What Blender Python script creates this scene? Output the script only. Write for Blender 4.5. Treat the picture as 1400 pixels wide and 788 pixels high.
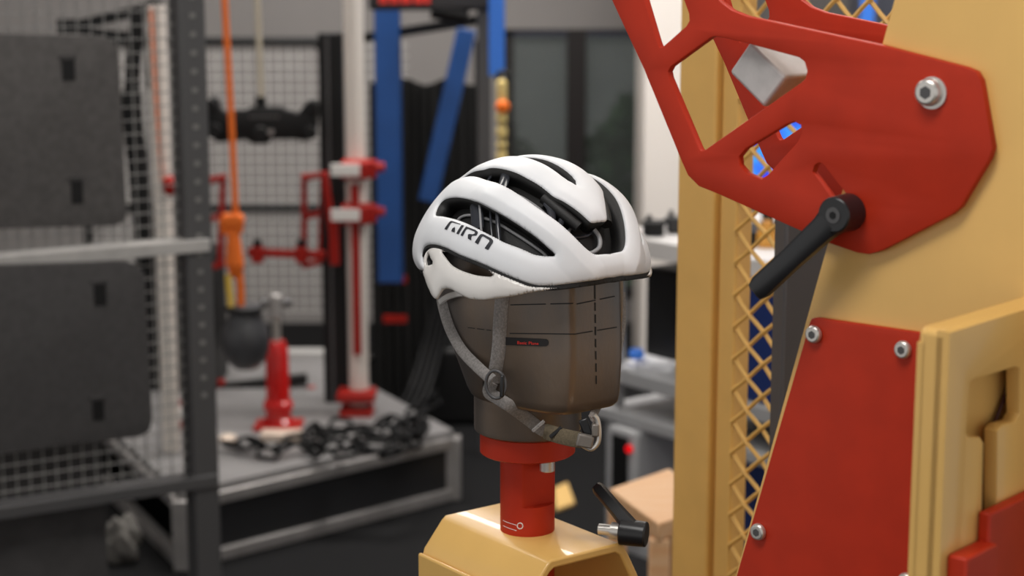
import bpy, bmesh, math, random
import numpy as np
from mathutils import Vector, Matrix
from mathutils.geometry import delaunay_2d_cdt, tessellate_polygon
from mathutils.bvhtree import BVHTree

# ------------------------------------------------------------------ camera, world, lights, exposure
for o in list(bpy.data.objects): bpy.data.objects.remove(o)
SC = bpy.context.scene
COL = SC.collection
FPX, PITCH, CAMH = 2500.0, math.radians(10.5), 1.6
cd = bpy.data.cameras.new('camera'); cam = bpy.data.objects.new('camera', cd); COL.objects.link(cam)
cam.location = (0, 0, CAMH); cam.rotation_euler = (math.pi / 2 - PITCH, 0, 0)
cd.sensor_width = 36.0; cd.lens = FPX * 36.0 / 1400; cd.clip_start = .05; cd.clip_end = 200
cd.dof.use_dof = True; cd.dof.focus_distance = 1.72; cd.dof.aperture_fstop = 5.4; cd.dof.aperture_blades = 0
SC.camera = cam
w = bpy.data.worlds.new('world'); SC.world = w; w.use_nodes = True
w.node_tree.nodes['Background'].inputs[0].default_value = (1, .985, .965, 1)
w.node_tree.nodes['Background'].inputs[1].default_value = .66
SC.view_settings.view_transform = 'Standard'; SC.view_settings.look = 'None'
SC.view_settings.exposure = 0.0; SC.view_settings.gamma = 1.0; SC.view_settings.use_curve_mapping = False
CEIL = 3.3
LAMPS = [(-.45, .7, 25, (1, .99, .98)), (.9, 2.3, 12, (1, .97, .93)), (-1.2, 3.4, 12, (1, .96, .92)), (-.7, 5.6, 70, (1, .95, .9)), (1.1, 5.4, 55, (1, .96, .92))]
for i, (x, y, p, c) in enumerate(LAMPS):
    ld = bpy.data.lights.new('ceiling_lamp', 'AREA'); ld.shape = 'RECTANGLE'; ld.size = 1.2; ld.size_y = .6; ld.energy = p; ld.color = c
    lo = bpy.data.objects.new('ceiling_lamp', ld); COL.objects.link(lo); lo.location = (x, y, CEIL - .09)

# ------------------------------------------------------------------ helpers
RT = Vector((1, 0, 0)); FW = Vector((0, math.cos(PITCH), -math.sin(PITCH))); UP = Vector((0, math.sin(PITCH), math.cos(PITCH)))
CAM = Vector((0, 0, CAMH))
def ray(x, y): return (RT * ((x - 700) / FPX) + UP * ((394 - y) / FPX) + FW).normalized()
def at(x, y, Y): d = ray(x, y); return CAM + d * (Y / d.y)          # point seen at a pixel, at ground distance Y
def atz(x, y, z): d = ray(x, y); return CAM + d * ((z - CAMH) / d.z)  # same, at height z

def lin(c):
    return tuple(((v / 255) / 12.92 if v / 255 <= .04045 else ((v / 255 + .055) / 1.055) ** 2.4) for v in c) + (1,)
MATS = {}
def mat(name, rgb, rough=.5, metal=0, var=0.0, scale=8, rgb2=None, bump=0, bscale=60, coat=0, stretch=None, spec=.5):
    if name in MATS: return MATS[name]
    m = bpy.data.materials.new(name); m.use_nodes = True; nt = m.node_tree; b = nt.nodes['Principled BSDF']
    b.inputs['Base Color'].default_value = lin(rgb); b.inputs['Roughness'].default_value = rough; b.inputs['Metallic'].default_value = metal
    b.inputs['Coat Weight'].default_value = coat; b.inputs['Specular IOR Level'].default_value = spec
    tc = nt.nodes.new('ShaderNodeTexCoord'); vec = tc.outputs['Object']
    if stretch:
        mp = nt.nodes.new('ShaderNodeMapping'); mp.inputs['Scale'].default_value = stretch; nt.links.new(vec, mp.inputs[0]); vec = mp.outputs[0]
    if var or rgb2:
        n = nt.nodes.new('ShaderNodeTexNoise'); n.inputs['Scale'].default_value = scale; n.inputs['Detail'].default_value = 5
        nt.links.new(vec, n.inputs['Vector'])
        r = nt.nodes.new('ShaderNodeValToRGB'); r.color_ramp.elements[0].position = .35; r.color_ramp.elements[1].position = .65
        c = lin(rgb)
        r.color_ramp.elements[0].color = tuple(v * (1 - var) for v in c[:3]) + (1,)
        r.color_ramp.elements[1].color = lin(rgb2) if rgb2 else tuple(min(1, v * (1 + var)) for v in c[:3]) + (1,)
        nt.links.new(n.outputs['Fac'], r.inputs[0]); nt.links.new(r.outputs[0], b.inputs['Base Color'])
    if bump:
        n = nt.nodes.new('ShaderNodeTexNoise'); n.inputs['Scale'].default_value = bscale; n.inputs['Detail'].default_value = 4
        nt.links.new(vec, n.inputs['Vector'])
        bp = nt.nodes.new('ShaderNodeBump'); bp.inputs['Strength'].default_value = bump; bp.inputs['Distance'].default_value = .004
        nt.links.new(n.outputs['Fac'], bp.inputs['Height']); nt.links.new(bp.outputs[0], b.inputs['Normal'])
    MATS[name] = m; return m
def emit(name, rgb, s):
    m = mat(name, rgb, .4); b = m.node_tree.nodes['Principled BSDF']
    b.inputs['Emission Color'].default_value = lin(rgb); b.inputs['Emission Strength'].default_value = s; return m

def props(o, label=None, cat=None, group=None, kind=None):
    if label: o['label'] = label
    if cat: o['category'] = cat
    if group: o['group'] = group
    if kind: o['kind'] = kind
    return o
def thing(name, label, cat, M=None, group=None, kind=None):
    o = bpy.data.objects.new(name, None); COL.objects.link(o); o.empty_display_size = .05
    if M is not None: o.matrix_world = M
    return props(o, label, cat, group, kind)
def link(name, me, m, parent=None, smooth=None):
    """link mesh (already in the parent's local space)"""
    o = bpy.data.objects.new(name, me); COL.objects.link(o)
    if m is not None and not me.materials: me.materials.append(m)
    if parent is not None:
        o.parent = parent
    if smooth is not None:
        me.polygons.foreach_set('use_smooth', [True] * len(me.polygons))
        if smooth < 180: me.set_sharp_from_angle(angle=math.radians(smooth))
    return o
def fin(name, bm, m, parent=None, smooth=35, bevel=0, seg=2, world=False):
    if world and parent is not None:
        bm.transform(WORLD[parent].inverted())
    bmesh.ops.recalc_face_normals(bm, faces=bm.faces)
    me = bpy.data.meshes.new(name); bm.to_mesh(me); bm.free()
    o = link(name, me, m, parent, smooth)
    if bevel:
        b = o.modifiers.new('bevel', 'BEVEL'); b.width = bevel; b.segments = seg; b.limit_method = 'ANGLE'; b.angle_limit = math.radians(40); b.harden_normals = False
    return o
WORLD = {}
def root(name, label, cat, loc=(0, 0, 0), rz=0, M=None, group=None, kind=None):
    if M is None: M = Matrix.Translation(Vector(loc)) @ Matrix.Rotation(rz, 4, 'Z')
    o = thing(name, label, cat, M, group, kind); WORLD[o] = M.copy(); return o
def single(name, bm, m, label, cat, base=None, group=None, smooth=35, bevel=0, kind=None, rz=0):
    """a thing that is one mesh; origin moved to its base"""
    vs = [v.co for v in bm.verts]
    lo = Vector([min(v[i] for v in vs) for i in range(3)]); hi = Vector([max(v[i] for v in vs) for i in range(3)])
    c = Vector(((lo.x + hi.x) / 2, (lo.y + hi.y) / 2, lo.z))
    bm.transform(Matrix.Translation(-c)); o = fin(name, bm, m, None, smooth, bevel); o.location = c
    return props(o, label, cat, group, kind)
def BM(): return bmesh.new()
def box(bm, c, s, R=None):
    M = Matrix.Translation(Vector(c)) @ (R.to_4x4() if R is not None else Matrix.Identity(4)) @ Matrix.Diagonal((s[0], s[1], s[2], 1))
    bmesh.ops.create_cube(bm, size=1, matrix=M); return bm
def boxm(bm, lo, hi):
    return box(bm, [(a + b) / 2 for a, b in zip(lo, hi)], [b - a for a, b in zip(lo, hi)])
def cyl(bm, p0, p1, r, r2=None, seg=20):
    p0, p1 = Vector(p0), Vector(p1); d = p1 - p0; q = d.to_track_quat('Z', 'Y')
    M = Matrix.Translation((p0 + p1) / 2) @ q.to_matrix().to_4x4()
    bmesh.ops.create_cone(bm, cap_ends=True, segments=seg, radius1=r, radius2=r if r2 is None else r2, depth=d.length, matrix=M); return bm
def bar(bm, p0, p1, wd, ht, upv=(0, 0, 1)):
    p0, p1 = Vector(p0), Vector(p1); d = (p1 - p0); z = d.normalized(); x = z.cross(Vector(upv))
    if x.length < 1e-4: x = z.cross(Vector((0, 1, 0)))
    x.normalize(); y = x.cross(z)
    R = Matrix((x, y, z)).transposed()
    return box(bm, (p0 + p1) / 2, (wd, ht, d.length), R)
def smoothpath(pts, n=6, closed=False):
    P = [Vector(p) for p in pts]; out = []; N = len(P)
    for i in range(N if closed else N - 1):
        if closed: a, b, c, d = P[i - 1], P[i], P[(i + 1) % N], P[(i + 2) % N]
        else: a, b, c, d = P[max(i - 1, 0)], P[i], P[i + 1], P[min(i + 2, N - 1)]
        for k in range(n):
            t = k / n
            out.append(.5 * ((2 * b) + (c - a) * t + (2 * a - 5 * b + 4 * c - d) * t * t + (3 * b - a - 3 * c + d) * t ** 3))
    if not closed: out.append(P[-1])
    return out
def tube(bm, pts, r, seg=8, closed=False):
    pts = [Vector(p) for p in pts]; N = len(pts); rings = []; prev = None
    for i, p in enumerate(pts):
        a = pts[i - 1] if (closed or i > 0) else p; b = pts[(i + 1) % N] if (closed or i < N - 1) else p
        t = (b - a).normalized()
        if prev is None:
            x = t.cross(Vector((0, 0, 1)));
            if x.length < .05: x = t.cross(Vector((0, 1, 0)))
        else: x = prev - t * prev.dot(t)
        x.normalize(); y = t.cross(x); prev = x
        rr = r[i] if isinstance(r, (list, tuple)) else r
        rings.append([bm.verts.new(p + (x * math.cos(k * 2 * math.pi / seg) + y * math.sin(k * 2 * math.pi / seg)) * rr) for k in range(seg)])
    for i in range(N if closed else N - 1):
        A, B = rings[i], rings[(i + 1) % N]
        for k in range(seg): bm.faces.new((A[k], A[(k + 1) % seg], B[(k + 1) % seg], B[k]))
    if not closed: bm.faces.new(rings[0][::-1]); bm.faces.new(rings[-1])
    return bm
def ribbon(bm, pts, wdirs, wd, th, nd):
    """flat strap: wdirs = width direction per point, nd = outward normal per point"""
    rings = []
    for i, p in enumerate(pts):
        x = wdirs[i] * (wd if not isinstance(wd, list) else wd[i]) * .5; n = nd[i] * th
        rings.append([bm.verts.new(q) for q in (p - x, p - x * .7 + n * .9, p + n, p + x * .7 + n * .9, p + x, p - n * .1)])
    for A, B in zip(rings, rings[1:]):
        for k in range(6): bm.faces.new((A[k], A[(k + 1) % 6], B[(k + 1) % 6], B[k]))
    bm.faces.new(rings[0][::-1]); bm.faces.new(rings[-1]); return bm
def lathe(bm, prof, c=(0, 0, 0), seg=40):
    c = Vector(c); rings = []
    for r, z in prof:
        rings.append([bm.verts.new(c + Vector((r * math.cos(k * 2 * math.pi / seg), r * math.sin(k * 2 * math.pi / seg), z))) for k in range(seg)])
    for A, B in zip(rings, rings[1:]):
        for k in range(seg): bm.faces.new((A[k], A[(k + 1) % seg], B[(k + 1) % seg], B[k]))
    bm.faces.new(rings[0][::-1]); bm.faces.new(rings[-1]); return bm
def plate_mesh(name, loops, th, bevel=0.0, y0=0.0):
    """flat plate with holes in the local XZ plane; front face at y=y0, back at y0+th"""
    cu = bpy.data.curves.new(name, 'CURVE'); cu.dimensions = '2D'; cu.fill_mode = 'BOTH'; cu.extrude = th / 2 - bevel; cu.bevel_depth = bevel; cu.bevel_resolution = 1
    cu.offset = -bevel
    for L in loops:
        s = cu.splines.new('POLY'); s.points.add(len(L) - 1); s.use_cyclic_u = True
        for p, q in zip(s.points, L): p.co = (q[0], q[1], 0, 1)
    ob = bpy.data.objects.new(name, cu); COL.objects.link(ob)
    dg = bpy.context.evaluated_depsgraph_get(); me = bpy.data.meshes.new_from_object(ob.evaluated_get(dg))
    bpy.data.objects.remove(ob); bpy.data.curves.remove(cu)
    b = bmesh.new(); b.from_mesh(me); bpy.data.meshes.remove(me)
    bmesh.ops.remove_doubles(b, verts=b.verts, dist=1e-6)
    for v in b.verts: v.co = Vector((v.co.x, y0 + th / 2 - v.co.z, v.co.y))
    return b
class Frame:
    """vertical working plane: origin, heading of its x axis; y axis points away"""
    def __init__(s, O, ang):
        s.O = Vector(O); s.x = Vector((math.cos(ang), math.sin(ang), 0)); s.n = Vector((-math.sin(ang), math.cos(ang), 0))
        s.M = Matrix.Translation(s.O) @ Matrix.Rotation(ang, 4, 'Z')
    def loc(s, px, py, off=0.0):
        d = ray(px, py); P = s.O + s.n * off; t = (P - CAM).dot(s.n) / d.dot(s.n); h = CAM + d * t - s.O
        return (h.dot(s.x), h.z)
    def poly(s, pts, off=0.0): return [s.loc(x, y, off) for x, y in pts]
def roundpoly(pts, n=4):
    return [(p.x, p.y) for p in smoothpath([(a, b, 0) for a, b in pts], n, True)]
def copyobj(o, parent=None, M=None):
    c = o.copy(); COL.objects.link(c); c.parent = parent
    if M is not None: c.matrix_world = M
    return c
rnd = random.Random(5)

# ------------------------------------------------------------------ materials
m_white = mat('white_shell', (228, 229, 232), .45, 0, .015, 40, bump=.02, bscale=900)
m_gloss = mat('white_gloss', (226, 222, 218), .25, 0, coat=.3)
m_foam = mat('black_foam', (16, 15, 15), .55, 0, .2, 300, bump=.15, bscale=900)
m_blackp = mat('black_plastic', (30, 30, 32), .33)
m_smoke = mat('smoke_plastic', (52, 54, 60), .2)
m_greyp = mat('grey_plastic', (150, 150, 152), .35)
m_ink = mat('dark_ink', (36, 37, 44), .5)
m_strap = mat('grey_webbing', (146, 141, 138), .85, 0, .2, 500, bump=.5, bscale=1400)
m_head = mat('magnesium', (108, 106, 106), .36, .5, .25, 14, (118, 102, 88), bump=.05, bscale=300, stretch=(1, 1, .4))
m_mark = mat('engraved_line', (18, 17, 17), .6)
m_redt = mat('red_print', (235, 52, 40), .5)
m_red = mat('red_anodised', (182, 46, 20), .5, .05, .05, 30, bump=.02, bscale=800, spec=.3)
m_red2 = mat('red_paint_far', (160, 26, 16), .5, spec=.3)
m_yel = mat('yellow_enamel', (228, 182, 104), .38, 0, .04, 9, bump=.03, bscale=90, coat=.15)
m_yel2 = mat('yellow_fence_paint', (226, 178, 98), .45, 0, .04, 14)
m_steel = mat('steel', (214, 210, 204), .32, .7)
m_alu = mat('aluminium', (176, 172, 170), .42, .6, .08, 20)
m_alud = mat('aluminium_dull', (186, 183, 180), .5, .2, .08, 20)
m_black = mat('black_paint', (15, 15, 16), .5, spec=.35)
m_blacks = mat('satin_black', (38, 38, 40), .38)
m_panel = mat('grey_felt', (86, 83, 82), .95, 0, .12, 60, bump=.3, bscale=500)
m_panel2 = mat('charcoal_felt', (70, 68, 68), .95, 0, .1, 60, bump=.3, bscale=500)
m_blue = mat('blue_steel', (24, 66, 124), .45, 0, .08, 8)
m_blue2 = mat('bright_blue', (62, 132, 240), .45)
m_orange = mat('orange_webbing', (232, 110, 24), .7)
m_yrope = mat('straw_webbing', (214, 190, 122), .8, 0, .15, 60)
m_cord = mat('pale_cord', (200, 190, 170), .8)
m_pole = mat('white_pole', (226, 218, 210), .35)
m_wood = mat('pale_wood', (222, 180, 138), .55, 0, .1, 10, (206, 158, 114), stretch=(1, 8, 8))
m_wall = mat('wall_paint', (138, 134, 132), .85, 0, .03, 3)
m_wallw = mat('white_wall_paint', (238, 230, 222), .85)
m_floor = mat('rubber_floor', (9, 9, 10), .85, 0, .35, 160, (20, 20, 22), bump=.4, bscale=120, spec=.2)
m_lab = mat('white_label', (235, 232, 228), .6)
m_wire = mat('zinc_wire', (170, 168, 166), .45, .3)
m_gun = mat('gunmetal', (84, 83, 84), .45, .2)

# ------------------------------------------------------------------ the room
b = BM(); boxm(b, (-4, -2.5, -.1), (4, 8, 0)); props(fin('floor', b, m_floor), 'black speckled rubber gym floor under the platform', 'floor', kind='structure')
b = BM(); boxm(b, (-4, -2.5, CEIL), (4, 8, CEIL + .1)); props(fin('ceiling', b, mat('ceiling_paint', (200, 198, 195), .9)), 'pale ceiling above the test laboratory', 'ceiling', kind='structure')
WX0, WX1, WZ0, WZ1 = at(690, 38, 7.8).x, at(884, 38, 7.8).x, .1, at(690, 40, 7.8).z
b = BM()
boxm(b, (-4, 7.8, 0), (WX0, 7.95, CEIL)); boxm(b, (WX1, 7.8, 0), (4, 7.95, CEIL)); boxm(b, (WX0, 7.8, WZ1), (WX1, 7.95, CEIL)); boxm(b, (WX0, 7.8, 0), (WX1, 7.95, WZ0))
props(fin('wall_back', b, m_wall), 'grey painted back wall around the dark window', 'wall', kind='structure')
b = BM(); boxm(b, (-4.1, 3.2, 0), (-4, 8, CEIL)); props(fin('wall_left', b, m_wall), 'grey side wall left of the cages', 'wall', kind='structure')
b = BM(); boxm(b, (4, 3.2, 0), (4.1, 8, CEIL)); props(fin('wall_right', b, m_wall), 'grey side wall right of the bench', 'wall', kind='structure')
# window
win = root('window_1', 'dark two-pane window with black mullion behind the helmet', 'window', ((WX0 + WX1) / 2, 7.85, WZ0), kind='structure')
def wpart(name, lo, hi, m):
    b = BM(); boxm(b, lo, hi); return fin(name, b, m, win, world=True)
m_frame = mat('window_frame', (34, 30, 30), .4)
mx = (at(775, 150, 7.8).x, at(801, 150, 7.8).x)
wpart('mullion', (mx[0], 7.81, WZ0), (mx[1], 7.9, WZ1), m_frame)
wpart('frame_rail', (WX0, 7.82, WZ1 - .03), (WX1, 7.9, WZ1), mat('window_rail', (60, 62, 78), .4))
wpart('frame_rail', (WX0, 7.82, WZ0), (WX1, 7.9, WZ0 + .05), m_frame)
wpart('frame_stile', (WX0, 7.82, WZ0), (WX0 + .035, 7.9, WZ1), m_frame); wpart('frame_stile', (WX1 - .03, 7.82, WZ0), (WX1, 7.9, WZ1), m_frame)
m_glass = mat('tinted_glass', (205, 212, 210), .03); m_glass.node_tree.nodes['Principled BSDF'].inputs['Transmission Weight'].default_value = .93
m_glass.node_tree.nodes['Principled BSDF'].inputs['IOR'].default_value = 1.1
wpart('pane', (WX0 + .03, 7.855, WZ0 + .04), (mx[0], 7.861, WZ1 - .02), m_glass); wpart('pane', (mx[1], 7.855, WZ0 + .04), (WX1 - .02, 7.861, WZ1 - .02), m_glass)
b = BM(); boxm(b, (-8, 8, -.2), (10, 22, -.1)); props(fin('ground', b, mat('lawn', (58, 78, 44), .9, 0, .3, 3)), 'dim green lawn outside the window', 'ground', kind='structure')
def bush(c, r, s, label):
    b = BM()
    for k in range(900):
        u = rnd.gauss(0, 1), rnd.gauss(0, 1), abs(rnd.gauss(0, 1)); L = math.sqrt(sum(t * t for t in u)); rr = r * (.75 + .25 * rnd.random())
        p = Vector((c[0] + u[0] / L * rr * s, c[1] + u[1] / L * rr, c[2] + u[2] / L * rr)); R = Matrix.Rotation(rnd.random() * 6.3, 3, Vector((rnd.random(), rnd.random(), rnd.random() + .1)))
        vs = [b.verts.new(p + R @ Vector(q) * r * .09) for q in ((-1, 0, 0), (0, -.55, .2), (1, 0, 0), (0, .55, .2))]; b.faces.new(vs)
    single('garden_bush', b, mat('leaf_' + label[:4], (52, 84, 44) if 'round' in label else (40, 52, 40), .7, 0, .3, 6), label, 'bush', smooth=None)
b = BM(); boxm(b, (-6, 13, -.1), (8, 13.2, 5)); props(fin('backdrop_wall', b, mat('backdrop_grey', (150, 150, 150), .9, 0, .1, 1.5)), 'added grey backdrop wall that lightens the window panes', 'wall', kind='structure')  # added backdrop, not a known building; its grey lightens the panes
bush((-.25, 10.0, -.1), .8, .7, 'dark low bush outside the left window pane'); bush((1.05, 11.4, -.1), .9, .8, 'round green bush outside the right window pane')
# white pillar
b = BM(); p0, p1 = at(878, 300, 6.9), at(1010, 300, 6.9); boxm(b, (p0.x, 6.9, 0), (p1.x, 7.35, CEIL))
props(fin('wall_pillar', b, m_wallw, bevel=.005), 'bright white wall pillar right of the dark window', 'wall', kind='structure')
# ceiling light fixtures
for i, (x, y, p, c) in enumerate(LAMPS):
    t = root('ceiling_light', ['rectangular ceiling light nearest the camera', 'rectangular ceiling light above the yellow tower', 'rectangular ceiling light above the mesh cage', 'rectangular ceiling light above the aluminium platform', 'rectangular ceiling light above the workbench'][i], 'light', (x, y, CEIL), group='ceiling lights')
    b = BM()
    for sx, sy, lx, ly in ((0, .32, 1.28, .03), (0, -.32, 1.28, .03), (.63, 0, .03, .62), (-.63, 0, .03, .62)): box(b, (sx, sy, -.035), (lx, ly, .07))
    fin('frame', b, m_lab, t)
    b = BM(); box(b, (0, 0, -.03), (1.23, .61, .02)); fin('diffuser', b, emit('lamp_diffuser', (255, 250, 240), 4), t)

# ------------------------------------------------------------------ helmet (measured frame)
HC = Vector((.01633, 1.78517, 1.27035)); HA, HB, HH = .1385, .1136, .1314
YAW, HP = math.radians(36.8), math.radians(13.3)
hf = Vector((math.sin(YAW) * math.cos(HP), -math.cos(YAW) * math.cos(HP), math.sin(HP))); hl = Vector((math.cos(YAW), math.sin(YAW), 0)); hu = hf.cross(hl)
HM = Matrix.Translation(HC) @ Matrix((hf, hl, hu)).transposed().to_4x4(); HMi = HM.inverted()
def pq(px, py):
    o = HMi @ CAM; d = HMi.to_3x3() @ ray(px, py)
    S = Vector((1 / HA, 1 / HB, 1 / HH)); o = Vector([a * s for a, s in zip(o, S)]); d = Vector([a * s for a, s in zip(d, S)])
    A = d.dot(d); B = o.dot(d); D = B * B - A * (o.dot(o) - 1); t = (-B - math.sqrt(max(D, 0))) / A
    n = (o + d * t).normalized(); th = math.acos(max(-1, min(1, n.z))); az = math.atan2(n.y, n.x)
    return (th * math.cos(az), th * math.sin(az))
def Z1(x, y): return pq(540 + x / 3.427, 190 + y / 3.427)
def surf(p, q, off=0.0):
    th = math.hypot(p, q); az = math.atan2(q, p); n = Vector((math.sin(th) * math.cos(az), math.sin(th) * math.sin(az), math.cos(th)))
    return Vector((HA * n.x, HB * n.y, HH * n.z)) + Vector((n.x / HA, n.y / HB, n.z / HH)).normalized() * off
def resamp(pts, step=.02, closed=True):
    P = smoothpath([(a, b, 0) for a, b in pts], 10, closed)
    if closed: P.append(P[0])
    out = [P[0]]; acc = 0
    for a, c in zip(P, P[1:]):
        acc += (c - a).length
        if acc >= step: out.append(c); acc = 0
    if closed and (out[-1] - out[0]).length < step * .6: out.pop()
    return [(v.x, v.y) for v in out]
def mirror(poly): return [(a, -c) for a, c in poly][::-1]
V1 = [Z1(*z) for z in [(180, 350), (192, 308), (215, 280), (255, 267), (310, 270), (380, 290), (450, 325), (530, 370), (600, 415), (660, 458), (712, 503), (750, 538), (735, 547), (660, 540), (600, 515), (520, 485), (470, 460), (400, 425), (330, 390), (260, 366), (215, 356)]]
up2 = [Z1(*z) for z in [(395, 134), (440, 123), (500, 128), (560, 145), (620, 175), (680, 210), (740, 258)]]
up2 += [tuple(u + (v - u) * k / 4 for u, v in zip(up2[-1], (1.142, -.125))) for k in range(1, 5)] + [(1.161, -.098), (1.167, -.06)]
tip = Z1(945, 384); low = Z1(1003, 537)
lo2 = [Z1(*z) for z in [(955, 537), (920, 524), (880, 490), (830, 440), (780, 395), (720, 350), (660, 310), (600, 267), (540, 228), (480, 198), (420, 180), (365, 165)]]
rear_u = (up2[0][0] - .32, up2[0][1] + .06); rear_l = (lo2[-1][0] - .22, lo2[-1][1] + .05)
half2 = [rear_l, rear_u] + up2 + [(tip[0] + .004, -.03), (tip[0] + .006, 0.0)]
half2 = resamp(half2, .018, False) + [(tip[0] + .006, 0.0)]
half2b = resamp([(low[0], 0.0)] + lo2 + [rear_l], .018, False)
V2 = half2 + half2b[:-1]
a3, c3 = Z1(655, 100)[0], Z1(850, 207)[0]
V3 = []
for k in range(15):
    t = k / 14; V3.append((a3 - .45 + (c3 - a3 + .45) * t, -.062 * min(1, .25 + 1.5 * t) * math.sqrt(max(0, 1 - max(0, (t - .75) / .25) ** 2)) * (1 if t > 0 else .3)))
V3 = V3 + [(a, -c) for a, c in V3[::-1] if abs(c) > 1e-5]
edge = [Z1(*z) for z in [(1035, 650), (950, 662), (850, 676), (760, 687), (690, 689), (640, 683), (580, 663), (500, 630), (400, 585), (300, 545), (220, 506), (170, 492), (130, 497), (108, 525), (103, 565), (118, 620)]]
edge[0] = (edge[0][0], 0.0)
azl = math.atan2(edge[-1][1], edge[-1][0]); thl = math.hypot(*edge[-1])
for k in range(1, 6):
    a = azl + (-math.pi - azl) * k / 5; tt = thl + (1.22 - thl) * min(1, k / 3.5); edge.append((tt * math.cos(a), tt * math.sin(a) if k < 5 else 0.0))
EDGE = resamp(edge, .022, False); EDGE[0] = (EDGE[0][0], 0.0); EDGE[-1] = (EDGE[-1][0], 0.0)
OUTER = EDGE + [(a, -c) for a, c in EDGE[-2:0:-1]]
HOLES = [resamp(V1, .018), V2, V3]
HOLES = HOLES + [mirror(HOLES[0]), mirror(HOLES[1])]
def segs(polys):
    A = []
    for P in polys:
        for a, c in zip(P, P[1:] + P[:1]):
            if abs(a[1]) < 1e-6 and abs(c[1]) < 1e-6: continue
            A.append((*a, *c))
    return np.array(A)
def dist(pts, S):
    P = np.asarray(pts, float); out = np.full(len(P), 9.)
    for x0, y0, x1, y1 in S:
        dx, dy = x1 - x0, y1 - y0; L = dx * dx + dy * dy + 1e-12
        t = np.clip(((P[:, 0] - x0) * dx + (P[:, 1] - y0) * dy) / L, 0, 1)
        out = np.minimum(out, np.hypot(P[:, 0] - x0 - t * dx, P[:, 1] - y0 - t * dy))
    return out
def inside(pts, poly):
    P = np.asarray(pts, float); r = np.zeros(len(P), bool)
    for a, c in zip(poly, poly[1:] + poly[:1]):
        if a[1] == c[1]: continue
        k = ((a[1] > P[:, 1]) != (c[1] > P[:, 1])) & (P[:, 0] < (c[0] - a[0]) * (P[:, 1] - a[1]) / (c[1] - a[1]) + a[0]); r ^= k
    return r
def ssegs(poly, closed): return segs([poly])
# raised ridges of the shell (creases running from the brow up the ribs)
RIDGE = [[Z1(*z) for z in R] for R in ([(935, 652), (860, 575), (770, 480), (660, 395), (540, 320), (430, 262)], [(700, 640), (560, 590), (420, 520), (300, 460), (180, 420)])]
def tuck(pts):
    P = np.asarray(pts, float); th = np.hypot(P[:, 0], P[:, 1]) + 1e-9
    return -.009 * np.clip((th - 1.0) / .3, 0, 1.2) ** 2 * np.clip(-P[:, 0] / th * 1.8, 0, 1)
RSEG = np.array([(*a, *c) for sg in (1, -1) for P in RIDGE[:1] for a, c in zip([(x, y * sg) for x, y in P], [(x, y * sg) for x, y in P][1:])])
def shell_off(pts, S, crown=.0024, roll=.0017, ridge=True):
    d = dist(pts, S) * .125
    off = (.0034 * np.clip(1 - dist(pts, RSEG) * .125 / .022, 0, 1) + tuck(pts) if ridge else 0)
    off = off -crown * np.clip(1 - d / .013, 0, 1) ** 2
    k = np.clip(1 - d / roll, 0, 1); off -= roll * (1 - np.sqrt(np.clip(1 - k * k, 0, 1)))
    return off
def skin(outer, holes, step, offfn, seed=1):
    """CDT of a region with holes on the (p,q) chart, lifted to the helmet surface"""
    pts = []; edges = []
    for P in [outer] + holes:
        n0 = len(pts); pts += P; edges += [(n0 + i, n0 + (i + 1) % len(P)) for i in range(len(P))]
    S = segs([outer] + holes)
    xs = [p[0] for p in outer]; ys = [p[1] for p in outer]
    g = []; row = 0; y = min(ys)
    while y < max(ys):
        x = min(xs) + (step / 2 if row % 2 else 0)
        while x < max(xs): g.append((x, y)); x += step
        y += step * .866; row += 1
    g = np.array(g); ok = inside(g, outer)
    for h in holes: ok &= ~inside(g, h)
    g = g[ok]; d = dist(g, S); g = g[d > step * .55]
    ring = []                                                       # extra rows of points along the rims
    for P in [outer] + holes:
        for a, c in zip(P, P[1:] + P[:1]):
            if abs(a[1]) < 1e-6 and abs(c[1]) < 1e-6: continue
            dx, dy = c[0] - a[0], c[1] - a[1]; L = math.hypot(dx, dy)
            if L < 1e-6: continue
            for e in (.0035, .009):
                for sg in (1, -1): ring.append(((a[0] + c[0]) / 2 - dy / L * e * sg, (a[1] + c[1]) / 2 + dx / L * e * sg))
    ring = np.array(ring); ok = inside(ring, outer)
    for h in holes: ok &= ~inside(ring, h)
    ring = ring[ok]; ring = ring[dist(ring, S) > .003]
    allp = pts + [tuple(p) for p in ring] + [tuple(p) for p in g]
    V, E, Fc, _, _, _ = delaunay_2d_cdt([Vector(p) for p in allp], edges, [], 0, 1e-5)
    P = np.array([tuple(v) for v in V]); Fc = [f for f in Fc]
    cen = np.array([P[list(f)].mean(0) for f in Fc]); ok = inside(cen, outer)
    for h in holes: ok &= ~inside(cen, h)
    off = offfn(P, S); b = BM(); vs = [b.verts.new(surf(p[0], p[1], o)) for p, o in zip(P, off)]
    for f, k in zip(Fc, ok):
        if k:
            try: b.faces.new([vs[i] for i in f])
            except ValueError: pass
    bmesh.ops.delete(b, geom=[v for v in b.verts if not v.link_faces], context='VERTS')
    for f in b.faces:
        if f.normal.dot(f.calc_center_median()) < 0: f.normal_flip()
    return b
def skinobj(name, b, m, th, parent):
    me = bpy.data.meshes.new(name); b.normal_update()
    for f in b.faces:
        if f.normal.dot(f.calc_center_median()) < 0: f.normal_flip()
    b.to_mesh(me); b.free(); o = link(name, me, m, parent, 60)
    s = o.modifiers.new('solid', 'SOLIDIFY'); s.thickness = th; s.offset = -1
    return o
helmet = root('bicycle_helmet', 'white vented road cycling helmet worn by the dark metal headform', 'helmet', M=HM)
SS = segs([OUTER] + HOLES)
skinobj('outer_shell', skin(OUTER, HOLES, .017, shell_off), m_white, .003, helmet)
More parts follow.
